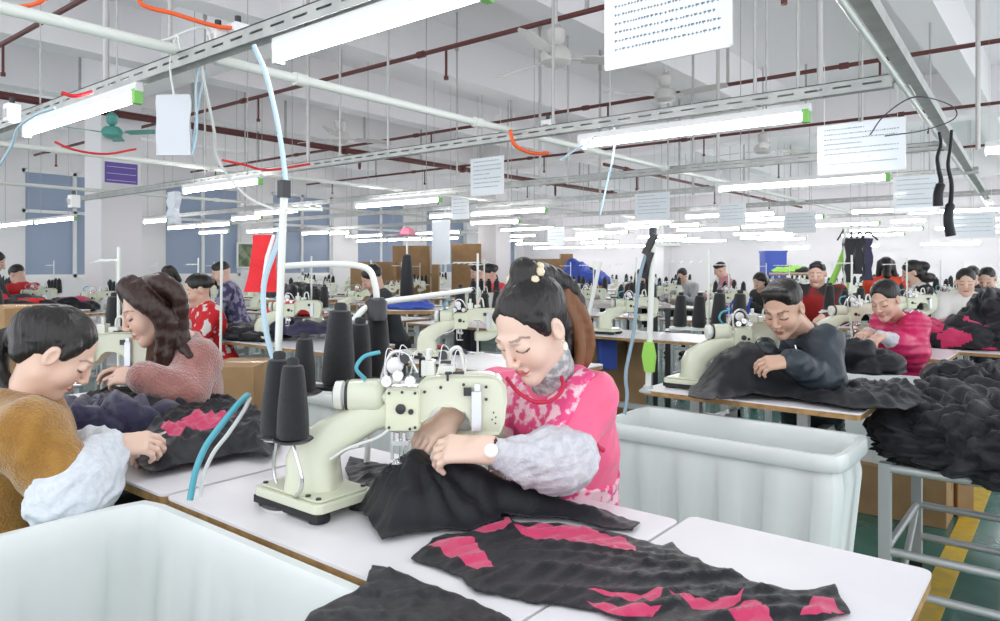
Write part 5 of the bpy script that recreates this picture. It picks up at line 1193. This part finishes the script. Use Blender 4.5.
someone(197, 290, 5.3, (-.80, -.60), 'worker in a red and white patterned jacket beyond the rose sweater', RPAT, ex=bun, tz=.86, pitch=.3, hair='cap')
someone(221, 273, 7.6, (-.9, -.3), 'man in a dark purple top bending, right of the red patterned worker', fabric2('purple_grey_print', (.06, .05, .12), (.3, .27, .4), 16), male=True, hair='short')
someone(372, 279, 6.2, (-.9, -.3), 'worker in a dark grey jacket with dark hair, right of the tall near post', mat('charcoal_jacket', (.04, .045, .05), .7), hair='cap', pitch=.6)
someone(489, 274, 8.3, (-.9, -.4), 'woman in a bright red top just left of the ponytail', mat('bright_red_top', (.8, .03, .06), .6), ex=bun); someone(477, 272, 9.4, (-.9, -.4), 'dark haired worker behind the woman in the bright red top', mat('maroon_top', (.25, .03, .04), .6))
someone(641, 277, 10.5, (-.3, -.95), 'long haired woman facing us behind the inspection table', mat('dark_maroon_top', (.05, .02, .02), .7), ex=longh, pitch=.15)
someone(682, 276, 11.2, (-.6, -.8), 'far worker in a pale grey top left of the pink shirt', mat('pale_grey_top', (.45, .46, .48), .7), hair='cap'); someone(720, 270, 10.8, (-.75, .2), 'far worker in a dusty pink shirt turned away', mat('dusty_pink_shirt', (.50, .22, .26), .7), male=True, hair='short', pitch=.5)
someone(817, 274, 6.8, (-.55, -.85), 'man with a red collar and black vest just behind the man in the dark jacket', fabric2('red_black_top', (.35, .02, .02), (.02, .02, .02), 3), male=True, hair='short', pitch=.2)
someone(886, 268, 8.2, (.4, .9), 'far worker in a bright orange red top left of the curly hair', mat('orange_red_top', (.85, .08, .03), .6), ex=longh); someone(912, 273, 7.0, (-.85, .3), 'curly black haired woman in a black and white plaid shirt', BWP, ex=lambda Lh, H: [ell(Lh(.03*math.sin(k*2.1), -.06-.05*math.cos(k), .02-.02*k), (.065, .06, .05), None, .01) for k in range(7)])
someone(966, 282, 6.4, (-.5, -.8), 'woman in a white top facing left behind the pink and black heap', mat('white_top', (.78, .77, .75), .7), pitch=.25, ex=bun); someone(987, 279, 7.4, (-.7, -.6), 'dark haired worker at the right edge in a grey top', mat('slate_top', (.15, .16, .18), .7), hair='short'); someone(972, 276, 8.8, (-.7, -.6), 'worker in black between the two at the right edge', mat('plain_black_top', (.03, .03, .035), .7), hair='cap')
someone(17, 275, 8.6, (-.9, .2), 'worker in a red top bending at the far left table', mat('scarlet_top', (.6, .02, .02), .6), hair='cap', pitch=.7); someone(-4, 262, 8.0, (.8, .3), 'dark figure cut by the left edge of the view', mat('ink_top', (.04, .04, .05), .7), hair='cap')
someone(168, 274, 10.2, (-.9, -.3), 'worker in brown far behind the long brown hair', mat('brown_top', (.18, .10, .07), .7), ex=longh); someone(760, 282, 9.0, (-.8, -.3), 'far worker in black behind the head of the man', mat('black_hooded_top', (.03, .03, .03), .7), ex=longh)
someone(590, 274, 13.0, (.4, -.9), 'far worker in an ochre top right of the blue sacks', mat('ochre_top', (.50, .22, .04), .7), male=True, hair='short'); someone(577, 273, 14.2, (-.4, -.9), 'far worker with black hair behind the blue sacks', mat('deep_navy_top', (.03, .03, .06), .7), hair='cap')
# ================================================================= CAMERA
cam = bpy.data.cameras.new('camera'); co = bpy.data.objects.new('camera', cam); COL.objects.link(co); scn.camera = co
co.location = (0, 0, HC); co.rotation_euler = (PI/2, 0, YAW); cam.sensor_fit = 'HORIZONTAL'; cam.sensor_width = 36; cam.lens = 36*F/1000
cam.shift_y = -(310.5-268)/1000; cam.clip_start = .05; cam.clip_end = 100
scn.view_settings.view_transform = 'Standard'; scn.view_settings.look = 'None'; scn.view_settings.exposure = .42; scn.view_settings.gamma = 1; scn.view_settings.use_curve_mapping = False
scn.cycles.max_bounces = 8; scn.cycles.diffuse_bounces = 4; scn.cycles.glossy_bounces = 3; scn.cycles.sample_clamp_indirect = 6; scn.cycles.use_light_tree = True; scn.cycles.caustics_reflective = False; scn.cycles.caustics_refractive = False
